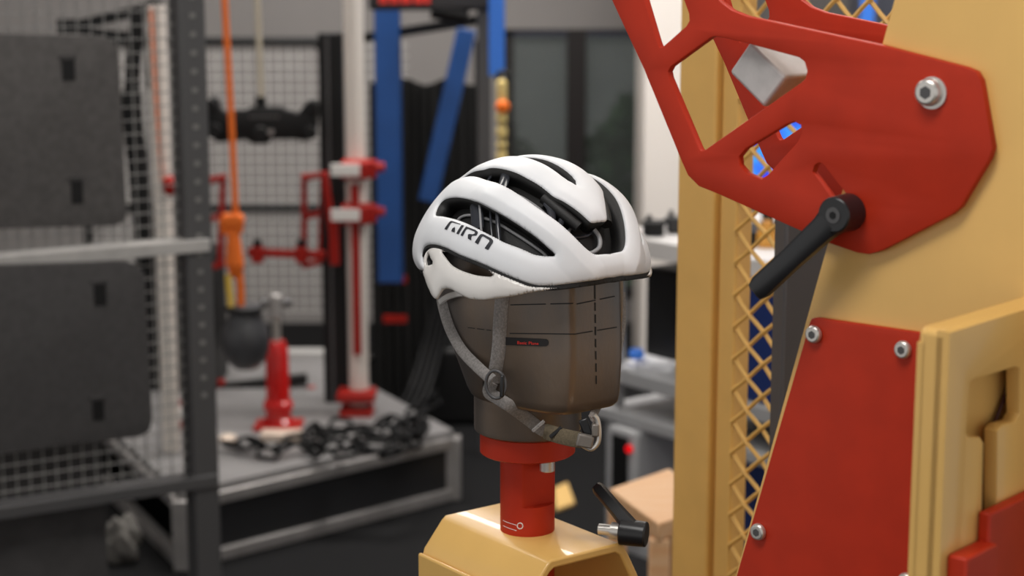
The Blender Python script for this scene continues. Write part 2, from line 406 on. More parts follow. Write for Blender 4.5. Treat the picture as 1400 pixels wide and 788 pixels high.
# black foam liner, slightly proud below the brow
LIN = [(a * (1 + .022), c * (1 + .022)) for a, c in OUTER]
skinobj('foam_liner', skin(LIN, HOLES, .03, lambda P, S: -.0034 + tuck(P)), m_foam, .017, helmet)
skinobj('inner_padding', skin([(a * .97, c * .97) for a, c in OUTER], [], .05, lambda P, S: -.0206 + tuck(P)), m_foam, .0015, helmet)
# lower gloss shell
top = [Z1(*z) for z in [(770, 699), (720, 697), (640, 692), (580, 673), (500, 640), (420, 606), (350, 572), (280, 541), (220, 518), (165, 506), (137, 522), (122, 560), (124, 600)]]
bot = [Z1(*z) for z in [(118, 625), (128, 660), (145, 705), (165, 744), (185, 752)]]
bot2 = [Z1(*z) for z in [(215, 708), (250, 708), (285, 728), (320, 746), (360, 757), (430, 757), (550, 740), (680, 716), (740, 705)]]
th_r = 1.62
bx = [Z1(*z) for z in [(185, 752)]][0]
SK = top + bot + bot2
SK = resamp(SK, .02)
LH = [resamp([Z1(*z) for z in P], .02) for P in ([(206, 522), (255, 527), (320, 556), (390, 590), (440, 622), (450, 638), (430, 645), (370, 638), (310, 620), (260, 595), (228, 560)], [(134, 590), (132, 562), (143, 535), (155, 562), (165, 582)])]
loff = lambda P, S: shell_off(P, S, .002, .0016, False) - .0006
for sgn in (1, -1):
    outer = SK if sgn > 0 else mirror(SK); hs = LH if sgn > 0 else [mirror(h) for h in LH]
    skinobj('lower_shell', skin(outer, hs, .02, loff), m_gloss, .003, helmet)
# rear part of the lower shell, round the back of the head
rb = []
az0 = -2.55
for k in range(13):
    a = az0 + (-math.pi - az0) * k / 12; rb.append((1.36 * math.cos(a), 1.36 * math.sin(a)))
az1 = -2.6
rt = [(1.50 * math.cos(a), 1.50 * math.sin(a)) for a in [az1 + (-math.pi - az1) * k / 12 for k in range(13)]]
rearp = rb[:-1] + [(a, -c) for a, c in rb[::-1]] + [(a, -c) for a, c in rt[:-1]] + rt[::-1]
skinobj('rear_shell', skin(rearp, [], .03, lambda P, S: loff(P, S) - .02), m_gloss, .003, helmet)
# printed logo
def Z5(x, y): return pq(600 + x / 13.13, 290 + y / 13.13)
GL = [[(105, 310), (150, 325), (215, 190), (235, 182), (372, 219), (382, 212), (370, 203), (225, 155), (200, 158), (180, 180)],
      [(285, 268), (295, 300), (290, 370), (228, 350), (245, 300)],
      [(400, 225), (445, 238), (360, 405), (318, 390)],
      [(480, 252), (640, 310), (690, 350), (692, 385), (670, 425), (600, 430), (585, 465), (588, 515), (525, 480), (525, 410), (545, 395), (610, 400), (640, 385), (640, 360), (620, 340), (520, 300), (490, 310), (435, 437), (392, 420)],
      [(735, 400), (760, 388), (790, 390), (930, 465), (968, 505), (970, 545), (890, 685), (825, 655), (905, 530), (900, 500), (790, 435), (770, 445), (710, 585), (648, 548)]]
b = BM()
for g in GL:
    P = []
    for a, c in zip(g, g[1:] + g[:1]):
        P += [Z5(a[0] + (c[0] - a[0]) * k / 3, a[1] + (c[1] - a[1]) * k / 3) for k in range(3)]
    off = shell_off(P, SS) + .0005; tris = tessellate_polygon([[Vector((x, y, 0)) for x, y in P]])
    vs = [b.verts.new(surf(x, y, o)) for (x, y), o in zip(P, off)]
    for t in tris:
        try: b.faces.new([vs[i] for i in t])
        except ValueError: pass
o = fin('logo_lettering', b, m_ink, helmet); o['label'] = 'dark printed letters reading GIRO'
# struts and pads seen through the vents
def strut(pix, off, r, m, name, wide=None, sides=(1, -1)):
    for sg in sides:
        P = [Z1(*z) for z in pix]; pts = smoothpath([surf(a, c * sg, off) for a, c in P], 5); b = BM()
        if wide:
            dirs = []; nn = []
            for i, p in enumerate(pts):
                t = (pts[min(i + 1, len(pts) - 1)] - pts[max(i - 1, 0)]).normalized(); n = p.normalized(); nn.append(n); dirs.append(t.cross(n).normalized())
            ribbon(b, pts, dirs, wide, .002, nn)
        else: tube(b, pts, r, 8)
        fin(name, b, m, helmet, 60)
strut([(345, 270), (350, 340), (352, 400)], -.012, .003, m_smoke, 'vent_strut', .013)
strut([(372, 285), (376, 345), (380, 418)], -.009, .0012, m_greyp, 'vent_strut', None, (1,))
strut([(418, 305), (420, 370), (426, 440)], -.012, .0012, m_smoke, 'vent_strut', None, (1,))
strut([(463, 325), (466, 395), (472, 465)], -.008, .0022, m_smoke, 'vent_strut', None, (1,))
strut([(505, 125), (495, 160), (478, 205)], -.01, .003, m_smoke, 'vent_strut', .01)
strut([(430, 120), (410, 150), (392, 185)], -.012, .0015, m_smoke, 'vent_strut')
strut([(215, 360), (238, 322), (285, 307), (350, 318), (430, 345), (510, 392), (610, 455), (690, 512), (715, 545)], -.019, .0016, m_greyp, 'retention_rail', None, (1,))
strut([(497, 195), (560, 212), (630, 252), (690, 298), (712, 335), (722, 365)], -.016, .0022, m_greyp, 'retention_rail', None, (1,))
strut([(712, 260), (735, 300), (738, 360)], -.012, .003, m_smoke, 'vent_strut', .008, (1,))
strut([(800, 300), (790, 350), (770, 395)], -.014, .003, m_smoke, 'vent_strut', .006, (1,))
b = BM(); tube(b, smoothpath([surf(*(lambda t: (t[0], t[1]))(Z1(*z)), -.02) for z in [(835, 412), (842, 375), (870, 358)]], 5), .0016, 8); fin('pad_loop', b, m_greyp, helmet, 60)
b = BM(); tube(b, smoothpath([surf(*Z1(*z), -.016) for z in [(975, 385), (998, 415), (1008, 450), (1000, 485), (965, 510), (930, 517)]], 5), .0022, 8); fin('pad_loop', b, m_greyp, helmet, 60)
b = BM(); tube(b, smoothpath([surf(*Z1(*z), -.02) for z in [(838, 412), (890, 418), (945, 408), (975, 390)]], 5), .0016, 8); fin('pad_loop', b, m_smoke, helmet, 60)
# foam web carrying the tip of the centre rib
b = BM()
for sg in (1, -1):
    P = [Z1(*z) for z in [(700, 235), (790, 310), (880, 385)]]
    pts = smoothpath([surf(a, c * sg, -.012) for a, c in P], 4); tube(b, pts, .006, 8)
fin('foam_web', b, m_foam, helmet, 60)

# ------------------------------------------------------------------ headform
AX = Vector((.0157, 1.785, 0)); cf = Vector((math.sin(YAW), -math.cos(YAW), 0)); cl = Vector((math.cos(YAW), math.sin(YAW), 0))
ZN = 1.124
HFM = Matrix.Translation(Vector((AX.x, AX.y, ZN))) @ Matrix((cf, cl, Vector((0, 0, 1)))).transposed().to_4x4()
headform = root('headform', 'dark brownish metal test headform inside the white helmet', 'headform', M=HFM)
def section(Ff, W, R, fl):
    pts = [(Ff, 0), (Ff, fl * .6), (Ff - .0005, fl * .92), (Ff - .004, fl + .0045), (Ff * .84, fl + .014), (Ff * .6, W * .86), (Ff * .25, W * .98), (-R * .1, W), (-R * .5, W * .88), (-R * .85, W * .5), (-R, 0)]
    full = pts + [(a, -c) for a, c in pts[-2:0:-1]]
    return smoothpath([(a, c, 0) for a, c in full], 5, True)
secs = []
zc = HC.z - ZN
for k in range(15):
    h = math.sin(math.pi / 2 * (1 - k / 14)) * .9985; s = (1 - h ** 2.2) ** (1 / 2.2)
    secs.append((zc + .004 + h * .098, .106 * s, .080 * s, .104 * s, .030 * s + .006 * (1 - s) * s))
for dz, Ff, W, R, fl in [(-.02, .107, .079, .100, .030), (-.04, .108, .077, .090, .030), (-.06, .108, .074, .073, .030), (-.08, .1065, .070, .055, .030), (-.095, .105, .066, .044, .030), (-.102, .1035, .063, .038, .0295), (-.106, .100, .059, .032, .027), (-.108, .094, .053, .026, .024)]:
    secs.append((zc + dz, Ff, W, R, fl))
b = BM(); rings = []
for z, Ff, W, R, fl in secs:
    rings.append([b.verts.new(Vector((p.x, p.y, z))) for p in section(max(Ff, .002), max(W, .002), max(R, .002), max(fl, .0007))])
for A, B in zip(rings, rings[1:]):
    N = len(A)
    for k in range(N): b.faces.new((A[k], A[(k + 1) % N], B[(k + 1) % N], B[k]))
b.faces.new(rings[0]); b.faces.new(rings[-1][::-1])
bmesh.ops.recalc_face_normals(b, faces=b.faces)
bw = b.copy(); bw.transform(HFM)
lathe(bw, [(.050, ZN), (.054, ZN + .004), (.054, ZN + .09)], (AX.x, AX.y, 0), 48)
bw.normal_update(); BVH = BVHTree.FromBMesh(bw); bw.free()
fin('head', b, m_head, headform, 50)
b = BM(); lathe(b, [(.0505, 0), (.0535, .002), (.054, .006), (.054, .08), (.03, .085)], seg=56); fin('neck', b, m_head, headform, 40)
def onhead(px, py, off=.0006):
    h = BVH.ray_cast(CAM, ray(px, py))
    if h[0] is None: return None, None
    n = h[1] if h[1].dot(ray(px, py)) < 0 else -h[1]
    return h[0] + n * off, n
def markline(a, c, n, wpx, name='reference_line', dash=None):
    bm = BM(); iv = [(0, 1)] if dash is None else dash
    for t0, t1 in iv:
        prev = None; steps = max(2, int(n * (t1 - t0)))
        for k in range(steps + 1):
            t = t0 + (t1 - t0) * k / steps
            x, y = a[0] + (c[0] - a[0]) * t, a[1] + (c[1] - a[1]) * t
            L = math.hypot(c[0] - a[0], c[1] - a[1]); dx, dy = -(c[1] - a[1]) / L * wpx / 2, (c[0] - a[0]) / L * wpx / 2
            p, _ = onhead(x + dx, y + dy, .0005); q, _ = onhead(x - dx, y - dy, .0005)
            if p is None or q is None: prev = None; continue
            cur = (bm.verts.new(p), bm.verts.new(q))
            if prev: bm.faces.new((prev[0], cur[0], cur[1], prev[1]))
            prev = cur
    return fin(name, bm, m_mark, headform, world=True)
dsh = [(k * .125, k * .125 + .085) for k in range(8)]
markline((813, 386), (815, 531), 60, 1.6, dash=[(0, .16)] + [(.19 + k * .115, .19 + k * .115 + .08) for k in range(7)])
markline((698, 417), (786, 415), 40, 1.5, dash=[(0, .55), (.62, .97)]); markline((788, 416), (846, 404), 30, 1.5, dash=[(0, .45), (.55, .9)])
markline((697, 456), (786, 457), 40, 1.4); markline((786, 457), (846, 447), 30, 1.4, dash=[(0, .4), (.5, .95)])
markline((640, 448), (672, 452), 20, 1.0, dash=[(0, .3), (.4, .7), (.8, 1)]); markline((661, 510), (661, 535), 10, 1.2, dash=[(0, .3), (.45, .95)])
# name label with text
def quadpatch(pix, m, name, off, n=10, parent=headform):
    bm = BM(); vs = []
    for x, y in pix:
        p, _ = onhead(x, y, off)
        vs.append(bm.verts.new(p))
    bm.faces.new(vs); return fin(name, bm, m, parent, None, world=True)
cap = [(751 - 5.5 + 5.5 * math.sin(t), 468.6 - 5.2 * math.cos(t)) for t in [math.pi * k / 10 for k in range(11)]]
bm = BM(); colsx = [692 + k * 6 for k in range(9)]
topl = [onhead(x, 461.0 + (x - 692) * .045, .0008)[0] for x in colsx]; botl = [onhead(x, 471.6 + (x - 692) * .045, .0008)[0] for x in colsx]
tv = [bm.verts.new(p) for p in topl]; bv = [bm.verts.new(p) for p in botl]
for k in range(8): bm.faces.new((tv[k], tv[k + 1], bv[k + 1], bv[k]))
capv = [bm.verts.new(onhead(745 + 5.4 * math.sin(t), 468.6 - 5.3 * math.cos(t), .0008)[0]) for t in [math.pi * k / 8 for k in range(1, 8)]]
bm.faces.new([bv[-1], tv[-1]] + capv)
lab = fin('name_label', bm, mat('label_black', (20, 14, 14), .45), headform, 60, world=True)
cu = bpy.data.curves.new('t', 'FONT'); cu.body = 'Basic Plane'; cu.size = 1; ob = bpy.data.objects.new('t', cu); COL.objects.link(ob)
dg = bpy.context.evaluated_depsgraph_get(); me = bpy.data.meshes.new_from_object(ob.evaluated_get(dg)); bpy.data.objects.remove(ob)
bm = BM(); bm.from_mesh(me); xs = [v.co.x for v in bm.verts]; x0, x1 = min(xs), max(xs)
for v in bm.verts:
    px = 708 + (v.co.x - x0) / (x1 - x0) * 28.5; v.co = onhead(px, 470.2 + (px - 708) * .045 - v.co.y * 5.8, .0014)[0]
fin('label_lettering', bm, m_redt, headform, None, world=True)['label'] = 'red lettering reading Basic Plane'
# edge label on the neck
for x0, x1, y0, y1, m in ((645.6, 648.6, 528, 572, mat('label_red', (150, 30, 30), .5)), (646.6, 647.8, 545, 551, m_lab), (646.6, 647.8, 553, 560, m_lab), (646.4, 647.6, 534, 541, mat('label_dark', (30, 24, 24), .5))):
    pts = [onhead(x, y, .0012 if m is not m_lab else .0018)[0] for x, y in ((x0, y0), (x1, y0 + 2), (x1, y1), (x0, y1 - 2))]
    if all(pts): bm = BM(); bm.faces.new([bm.verts.new(p) for p in pts]); fin('neck_label', bm, m, headform, None, world=True)

# ------------------------------------------------------------------ helmet straps
def strappath(pix, off, dist_=None):
    out = []; last = dist_
    for z in pix:
        x, y = z[:2]
        if len(z) > 2: p = at(x, y, z[2]); out.append(p); last = p.y; continue
        p, n = onhead(x, y, off)
        if p is None: p = at(x, y, last or 1.7)
        last = p.y; out.append(p)
    return out
def strap(pix, wd, off=.0025, name='strap', m=m_strap, side=None):
    pts = smoothpath(strappath(pix, off), 6); nn = []; dd = []
    for i, p in enumerate(pts):
        t = (pts[min(i + 1, len(pts) - 1)] - pts[max(i - 1, 0)]).normalized()
        n = Vector((p.x - AX.x, p.y - AX.y, 0)).normalized(); n = (n * .4 + (CAM - p).normalized() * .6); n = (n - t * n.dot(t)).normalized()
        nn.append(n); dd.append(t.cross(n).normalized())
    b = BM(); ribbon(b, pts, dd, wd, .0018, nn); return fin(name, b, m, helmet, 50, world=True)
strap([(690, 396), (688, 418), (686, 445), (685, 470), (682, 495), (677, 520)], .0135, .003)
strap([(603, 406, 1.765), (607, 425, 1.76), (616, 452, 1.75), (632, 480, 1.735), (654, 503, 1.715), (674, 521, 1.69)], .0115, .003)
strap([(602, 413, 1.76), (612, 406, 1.74), (626, 402, 1.72), (640, 401, 1.71)], .006, .004, 'strap_anchor', m_gloss)
strap([(677, 520), (672, 533), (680, 540), (700, 552), (722, 572), (742, 588), (765, 596)], .0125, .004)
strap([(745, 590, 1.70), (765, 596, 1.688), (782, 600, 1.68), (794, 602, 1.672)], .0155, .004, 'strap_loop', mat('olive_webbing', (104, 92, 72), .8, 0, .2, 500, bump=.4, bscale=1300))
for sx in ((728, 590, 744, 576), (752, 598, 768, 584)):
    b = BM(); bar(b, at(sx[0], sx[1], 1.69), at(sx[2], sx[3], 1.69), .0045, .003); fin('strap_keeper', b, m_blackp if sx[0] > 740 else m_strap, helmet, bevel=.0005, world=True)
# y-joint ring
rc = at(678, 526, 1.683); b = BM()
tube(b, [rc + Vector((.0095 * math.cos(t), -.004 * math.cos(t), .0135 * math.sin(t))) for t in [k * 2 * math.pi / 20 for k in range(20)]], .0016, 8, True); fin('strap_ring', b, m_gun, helmet, 60, world=True)
b = BM(); bar(b, at(687, 513, 1.68), at(686, 543, 1.68), .006, .004); fin('strap_adjuster', b, m_blackp, helmet, bevel=.0012, world=True)
# buckle
bk = BM(); P = lambda x, y, Y=1.672: at(x, y, Y)
box(bk, P(800, 603), (.016, .007, .013), Matrix.Rotation(.2, 3, 'Y')); fin('buckle', bk, mat('buckle_grey', (128, 122, 116), .3, .3), helmet, bevel=.002, seg=3, world=True)
bk = BM(); tube(bk, smoothpath([P(795, 608), (P(808, 614)), (P(817, 606)), (P(819, 592)), (P(817, 575)), P(812, 568)], 6), .0026, 8); fin('buckle_clip', bk, m_steel, helmet, 60, world=True)
bk = BM(); box(bk, P(814, 588), (.007, .008, .012)); fin('buckle_slider', bk, mat('buckle_grey', (128, 122, 116)), helmet, bevel=.0015, seg=3, world=True)
bk = BM(); box(bk, P(801, 585, 1.678), (.009, .004, .018), Matrix.Rotation(-.35, 3, 'Y')); fin('buckle_tongue', bk, m_blackp, helmet, bevel=.0015, world=True)
strap([(808, 575, 1.69), (822, 545, 1.75), (840, 500, 1.80), (850, 450, 1.825), (850, 400, 1.83)], .010, .003)

# ------------------------------------------------------------------ test stand under the headform
HZ = 1.02
stand = root('helmet_test_stand', 'yellow cast stand with red collar and post holding the headform', 'stand', M=Matrix.Translation(Vector((AX.x, AX.y, HZ))) @ Matrix((cf, cl, Vector((0, 0, 1)))).transposed().to_4x4())
b = BM(); lathe(b, [(.046, .081), (.048, .0825), (.048, .1025), (.0465, .104)], seg=64); fin('collar', b, m_red, stand, 40)
# post with a flat slot facing front right
b = BM(); N = 56; prof = []
sa = math.atan2(.05, .03)          # slot azimuth in stand axes
sdir = Vector((.0, 0, 0))
wv = Vector((math.cos(math.radians(20)), -math.sin(math.radians(20)), 0))
slot = (cf * wv.x + cl * wv.y)
camr = Vector((1, 0, 0)); slotw = (camr * .55 + Vector((0, -1, 0)) * .83).normalized(); sl = Vector((slotw.dot(cf), slotw.dot(cl), 0))
zs = [(-.07, 0), (.03, 0), (.0301, 1), (.081, 1)]
rings = []
for z, cut in zs:
    ring = []
    for k in range(N):
        a = k * 2 * math.pi / N; p = Vector((.0277 * math.cos(a), .0277 * math.sin(a), 0))
        d = p.dot(sl); sd = Vector((-sl.y, sl.x, 0)); lat = p.dot(sd)
        if cut and d > .0195: p = p - sl * (d - .0195)
        ring.append(b.verts.new((p.x, p.y, z)))
    rings.append(ring)
for A, B in zip(rings, rings[1:]):
    for k in range(N): b.faces.new((A[k], A[(k + 1) % N], B[(k + 1) % N], B[k]))
b.faces.new(rings[0][::-1]); b.faces.new(rings[-1]); fin('post', b, m_red, stand, 30)
SM = WORLD[stand]
def postpt(px, py, r=.0279):
    d = ray(px, py); o = CAM - AX; a = d.x ** 2 + d.y ** 2; bb = o.x * d.x + o.y * d.y; c = o.x ** 2 + o.y ** 2 - r * r
    D = max(0, bb * bb - a * c); t = (-bb - math.sqrt(D)) / a; return CAM + d * t
for (xa, ya), (xb, yb) in (((688, 712), (706, 718.5)), ((688, 719), (706, 726))):
    b = BM(); tube(b, [postpt(xa + (xb - xa) * k / 8, ya + (yb - ya) * (k / 8) ** .8) for k in range(9)], .0003, 5); fin('scale_mark', b, m_lab, stand, world=True)
b = BM(); tube(b, [postpt(711 + 3.8 * math.cos(t), 719.5 + 4 * math.sin(t)) for t in [k * math.pi / 10 for k in range(20)]], .00055, 6, True); fin('scale_mark', b, m_lab, stand, world=True)
b = BM(); cc = SM.inverted() @ at(748, 641, 1.76); cyl(b, (cc.x, cc.y, .0815), (cc.x, cc.y, .068), .0075, seg=24); fin('set_screw', b, m_steel, stand, bevel=.001)
# yellow housing: folded section swept along the facing axis
W1, FR, BK = .050, .092, -.088
prof = [(-.070, -1.0195), (-.070, -.036), (-.068, -.030), (-.046, -.004), (-.041, 0), (.044, 0), (.051, -.004), (.056, -.012), (.092, -.080), (.098, -1.0195)]
t_ = .009
inner = [(-.062, -1.0195), (-.062, -.038), (-.059, -.032), (-.042, -.012), (-.037, -.009), (.040, -.009), (.045, -.012), (.049, -.018), (.083, -.082), (.089, -1.0195)]
def sweep(prof_o, prof_i, x0, x1):
    b = BM(); fo = [[b.verts.new((x, l, z)) for l, z in prof_o] for x in (x0, x1)]; fi = [[b.verts.new((x, l, z)) for l, z in prof_i] for x in (x0, x1)]
    for F_ in (fo, fi):
        for k in range(len(F_[0]) - 1): b.faces.new((F_[0][k], F_[0][k + 1], F_[1][k + 1], F_[1][k]))
    for e in (0, 1):
        O, I = fo[e], fi[e]; loop = O + I[::-1]
        tr = tessellate_polygon([[Vector((v.co.y, v.co.z, 0)) for v in loop]])
        for t in tr: b.faces.new([loop[i] for i in t])
    for k in (0, -1): b.faces.new((fo[0][k], fo[1][k], fi[1][k], fi[0][k]))
    return b
po = prof; pi_ = inner
b = sweep(po, pi_, BK, FR); fin('housing', b, m_yel, stand, 40, bevel=.0022, seg=3)
b = BM(); boxm(b, (BK - .002, -.0745, -1.0195), (FR - .004, -.0695, -.035)); fin('side_plate', b, m_yel, stand, bevel=.003, seg=3)
b = BM(); boxm(b, (BK + .004, -.06, -1.0195), (BK + .012, .07, -.045)); fin('rear_wall', b, m_yel, stand)
# clamp lever on the right
def lever(parent, base, axis, armdir, armlen, r, hub, name='clamp_lever', M=None):
    """hub (a cylinder along axis from base), tapering arm, stud"""
    axis = axis.normalized(); armdir = (armdir - axis * armdir.dot(axis) * 0).normalized()
    b = BM(); cyl(b, base, base + axis * hub, r, r * .94, 28); o = fin(name, b, m_blackp, parent, 40, bevel=r * .1, world=True)
    top = base + axis * hub * .62; side = axis.cross(armdir).normalized(); b = BM(); rings = []
    for t, wd, ht in ((0, r * 1.8, hub * .66), (.18, r * 1.35, hub * .6), (.55, r * 1.2, hub * .52), (.93, r * 1.25, hub * .5), (1, r * 1.0, hub * .36)):
        c = top + armdir * armlen * t; nn = side.cross(armdir).normalized()
        rings.append([b.verts.new(c + side * wd * .5 * x + nn * ht * .5 * y) for x, y in ((-1, -.6), (-.6, -1), (.6, -1), (1, -.6), (1, .6), (.6, 1), (-.6, 1), (-1, .6))])
    for A, B in zip(rings, rings[1:]):
        for k in range(8): b.faces.new((A[k], A[(k + 1) % 8], B[(k + 1) % 8], B[k]))
    b.faces.new(rings[0][::-1]); b.faces.new(rings[-1])
    a = fin('lever_arm', b, m_blackp, o, 40); 
    a.data.transform(Matrix.Identity(4)); bmw = WORLD[parent].inverted(); a.data.transform(bmw)
    return o
hubp = at(848, 727, 1.742); axd = (at(866, 722, 1.73) - at(842, 727, 1.742))
lv = lever(stand, hubp, Vector((.93, -.30, -.02)), at(812, 668, 1.77) - at(852, 715, 1.745), .064, .0135, .027)
b = BM(); st = hubp - Vector((.93, -.30, -.02)).normalized() * .022; cyl(b, st, hubp, .0055, seg=16)
s2 = fin('stud', b, m_steel, stand, world=True)
b = BM(); cyl(b, hubp - Vector((.93, -.3, -.02)).normalized() * .009, hubp, .0085, seg=20); fin('washer', b, m_steel, stand, world=True)

# ------------------------------------------------------------------ yellow tower machine on the right
MA = math.radians(-42); MF = Frame(at(1270, 455, 1.42), MA)
tower = root('impact_tower', 'tall yellow steel tower with red plates at the right', 'machine', M=MF.M)
z4 = lambda L: [(820 + x / 2.19, y / 2.19) for x, y in L]
plate_out = [(771, -150), (836, 0), (880, 95), (932, 222), (940, 240), (955, 255), (980, 265), (1090, 314), (1128, 331), (1172, 346), (1188, 348), (1205, 343), (1300, 294), (1313, 283), (1352, 218), (1357, 202), (1341, 110), (1334, 98), (1320, 92), (1205, 62), (1020, 22), (1000, 14), (984, 2), (972, -20), (930, -150)]
cutA = z4([(60, -250), (172, 128), (178, 142), (188, 140), (258, 78), (267, 62), (266, 42), (240, -30), (170, -250)])
cutB = z4([(345, 110), (333, 112), (212, 200), (204, 215), (207, 232), (297, 445), (303, 452), (313, 450), (598, 250), (615, 235), (620, 212), (612, 185), (595, 172), (440, 130), (370, 113)])
cutC = z4([(418, 495), (416, 470), (436, 446), (560, 372), (582, 365), (600, 375), (604, 398), (592, 425), (504, 522), (482, 537), (440, 520)])
cutD = z4([(637, 515), (643, 496), (655, 488), (668, 493), (752, 600), (742, 622), (715, 620)])
def mplate(name, loops, off, th, m, bevel=.001):
    b = plate_mesh(name, [MF.poly(L, off) for L in loops], th, bevel, off); return fin(name, b, m, tower, 40)
TH = .008; T0 = 0.0; BODY = .112
fp = mplate('front_plate', [plate_out, cutA, cutB, cutC, cutD], -TH, TH, m_red, .0012)
me2 = fp.data
rp = link('rear_plate', me2, None, tower); rp.location = (0, BODY + TH, 0)
# tower body, tapered; right side beyond the frame
left = [(1262, -150), (1221, 0), (1130, 333), (1101, 437), (1004, 788), (960, 950)]
body = [MF.loc(x, y, 0) for x, y in left]; xr_top = MF.loc(1520, 0, 0)[0]
zt, zb = body[0][1], -1.0
body = body[:-1]
# extend the slanted left edge straight down to the floor
(xa, za), (xb, zb_) = body[-2], body[-1]; sl_ = (xb - xa) / (zb_ - za); zf = -MF.O.z
body.append((xb + sl_ * (max(zf, -.75) - zb_), max(zf, -.75))); body.append((body[-1][0], zf)) if zf < -.75 else None
body += [(xr_top + .06, zf), (xr_top + .02, zt)]
b = plate_mesh('tower_body', [body], BODY, .003, .0); fin('tower_body', b, m_yel, tower, 40)
cov = [(1107, 440), (1109, 436), (1116, 435), (1268, 457), (1277, 461), (1280, 470), (1265, 800), (1262, 860), (985, 860), (1003, 800)]
cp = mplate('cover_plate', [cov], -.006, .006, m_red, .0012)
def mpt(px, py, off): x, z = MF.loc(px, py, off); return Vector((x, off, z))
def bolt(px, py, off, r, name='bolt', h=.006, socket=True):
    c = mpt(px, py, off); b = BM(); d = Vector((0, -1, 0))
    cyl(b, c, c + d * h, r, r * .86, 24); o = fin(name, b, m_steel, tower, 40, bevel=r * .18)
    if socket:
        b = BM(); cyl(b, c + d * (h - .0012), c + d * (h + .0002), r * .45, seg=6); fin('socket', b, m_gun, o)
    return o
bolt(1272, 126, -TH, .0115, h=.008)
b = BM(); c = mpt(1275, 127, -TH); cyl(b, c, c + Vector((0, -.0018, 0)), .0125, seg=28); fin('washer', b, m_steel, tower)
for x, y in ((1114, 457), (1236, 478), (1038, 727), (1240, 795)): bolt(x, y, -.006, .0078, h=.005)
# clamp lever on the plate (axis = plate normal)
base = MF.M @ mpt(1162, 290, -TH); axn = -MF.n
hubo = lever(tower, base, axn, (MF.M @ mpt(1040, 393, -.040)) - (base + axn * .0155), .098, .0155, .025)
b = BM(); c = base + axn * .0251; cyl(b, c - axn * .002, c + axn * .0006, .0065, seg=20); fin('lever_screw', b, m_gun, tower, world=True)
b = BM(); c = base + axn * .0256; cyl(b, c, c + axn * .0006, .0032, seg=6); fin('lever_socket', b, m_black, tower, world=True)
# grey block between the plates
b = BM(); c = mpt(1058, 100, .028); R = Matrix.Rotation(math.radians(38), 3, 'Y'); box(b, c, (.046, .05, .034), R); fin('spacer_block', b, mat('grey_block', (188, 184, 182), .55, .2, .08, 60), tower, bevel=.003, seg=3)
# slotted box in front of the tower
BO = at(1299, 455, 1.235); BF = Frame(BO, math.radians(90 - 42)); 
LB = MF.M.inverted() @ BO
def bloc(px, py): x, z = BF.loc(px, py, 0); return (x, z)
WLEN = .20
face = [(0.0, .0), (.0, -1.0), (WLEN, -1.0), (WLEN, .0)]
zsw = lambda px, py: bloc(px, py)
hole = [zsw(1326, 523), zsw(1332, 519), zsw(1388, 502), zsw(1394, 504), zsw(1394, 566), zsw(1388, 577), zsw(1370, 582), zsw(1364, 590), zsw(1362, 780), zsw(1361, 900), zsw(1342, 900), zsw(1341, 780), zsw(1345, 606), zsw(1340, 598), zsw(1324, 598), zsw(1321, 592)]
b = plate_mesh('slotted_face', [face, hole], .011, .001, 0.0)
Mb = MF.M.inverted() @ BF.M
b.transform(Mb); fin('slotted_face', b, m_yel, tower, 40)
wl = .019
b = BM(); boxm(b, (0.0, .0015, -1.0), (.010, wl + .0055, -.0005)); b.transform(Mb); fin('box_side', b, m_yel, tower, bevel=.004, seg=3)
b = BM(); boxm(b, (.004, .004, -.010), (WLEN, wl + .006, .0005)); b.transform(Mb); fin('box_top', b, m_yel, tower, bevel=.003, seg=3)
b = BM(); boxm(b, (.0, wl, -1.0), (WLEN, wl + .006, -.01)); b.transform(Mb); fin('box_back', b, m_yel, tower)
b = BM(); p0 = BF.loc(1381, 500, .02); p1 = BF.loc(1337, 612, .02); p2 = BF.loc(1345, 860, .02)
tube(b, [Vector((p0[0], .015, p0[1] + .01)), Vector((p0[0], .015, p0[1])), Vector((p1[0], .015, p1[1])), Vector((p1[0], .015, p1[1] - .3))], .0016, 8); b.transform(Mb); fin('cable', b, mat('dark_red_cable', (60, 20, 16), .5), tower)
for (x0, x1, y0, d) in ((1322, 1364, 765, .016), (1354, 1430, 703, .010)):
    q0, q1 = BF.loc(x0, y0, -d), BF.loc(x1, y0, -d); b = BM(); boxm(b, (q0[0], -d, q0[1] - .3), (q1[0], -.0005, q0[1])); b.transform(Mb); fin('clamp_block', b, m_red, tower, bevel=.002)

# ------------------------------------------------------------------ yellow mesh safety fence
FA = math.radians(-50); FO = at(1005, 400, 2.3); FO.z = 0; FF = Frame(FO, FA)
fence = root('safety_fence', 'yellow diamond mesh safety fence with square post behind the tower', 'fence', M=FF.M)
xa, xb = FF.loc(930, 400)[0], FF.loc(980, 400)[0]
ZT = 2.15; XE = FF.loc(1330, 300)[0]
b = BM(); boxm(b, (xa, -.009, 0), (xb, .041, ZT)); fin('post', b, m_yel2, fence, bevel=.004, seg=3)
b = BM(); boxm(b, (xb + .002, 0, .05), (.0, .03, ZT)); fin('frame_stile', b, m_yel2, fence, bevel=.003)
b = BM(); boxm(b, (XE, -.012, .05), (XE + .03, .018, ZT)); fin('frame_stile', b, m_yel2, fence, bevel=.003)
b = BM(); boxm(b, (0, -.012, .05), (XE, .018, .08)); fin('frame_rail', b, m_yel2, fence, bevel=.003)
b = BM(); boxm(b, (0, -.012, ZT - .03), (XE, .018, ZT)); fin('frame_rail', b, m_yel2, fence, bevel=.003)
hgt = abs(FF.loc(1007, 400)[1] - FF.loc(1007, 444)[1]); dxm = FF.loc(1027, 400)[0] - FF.loc(1007, 400)[0]
m_slope = hgt * .5 / dxm
z = .08 - XE * m_slope
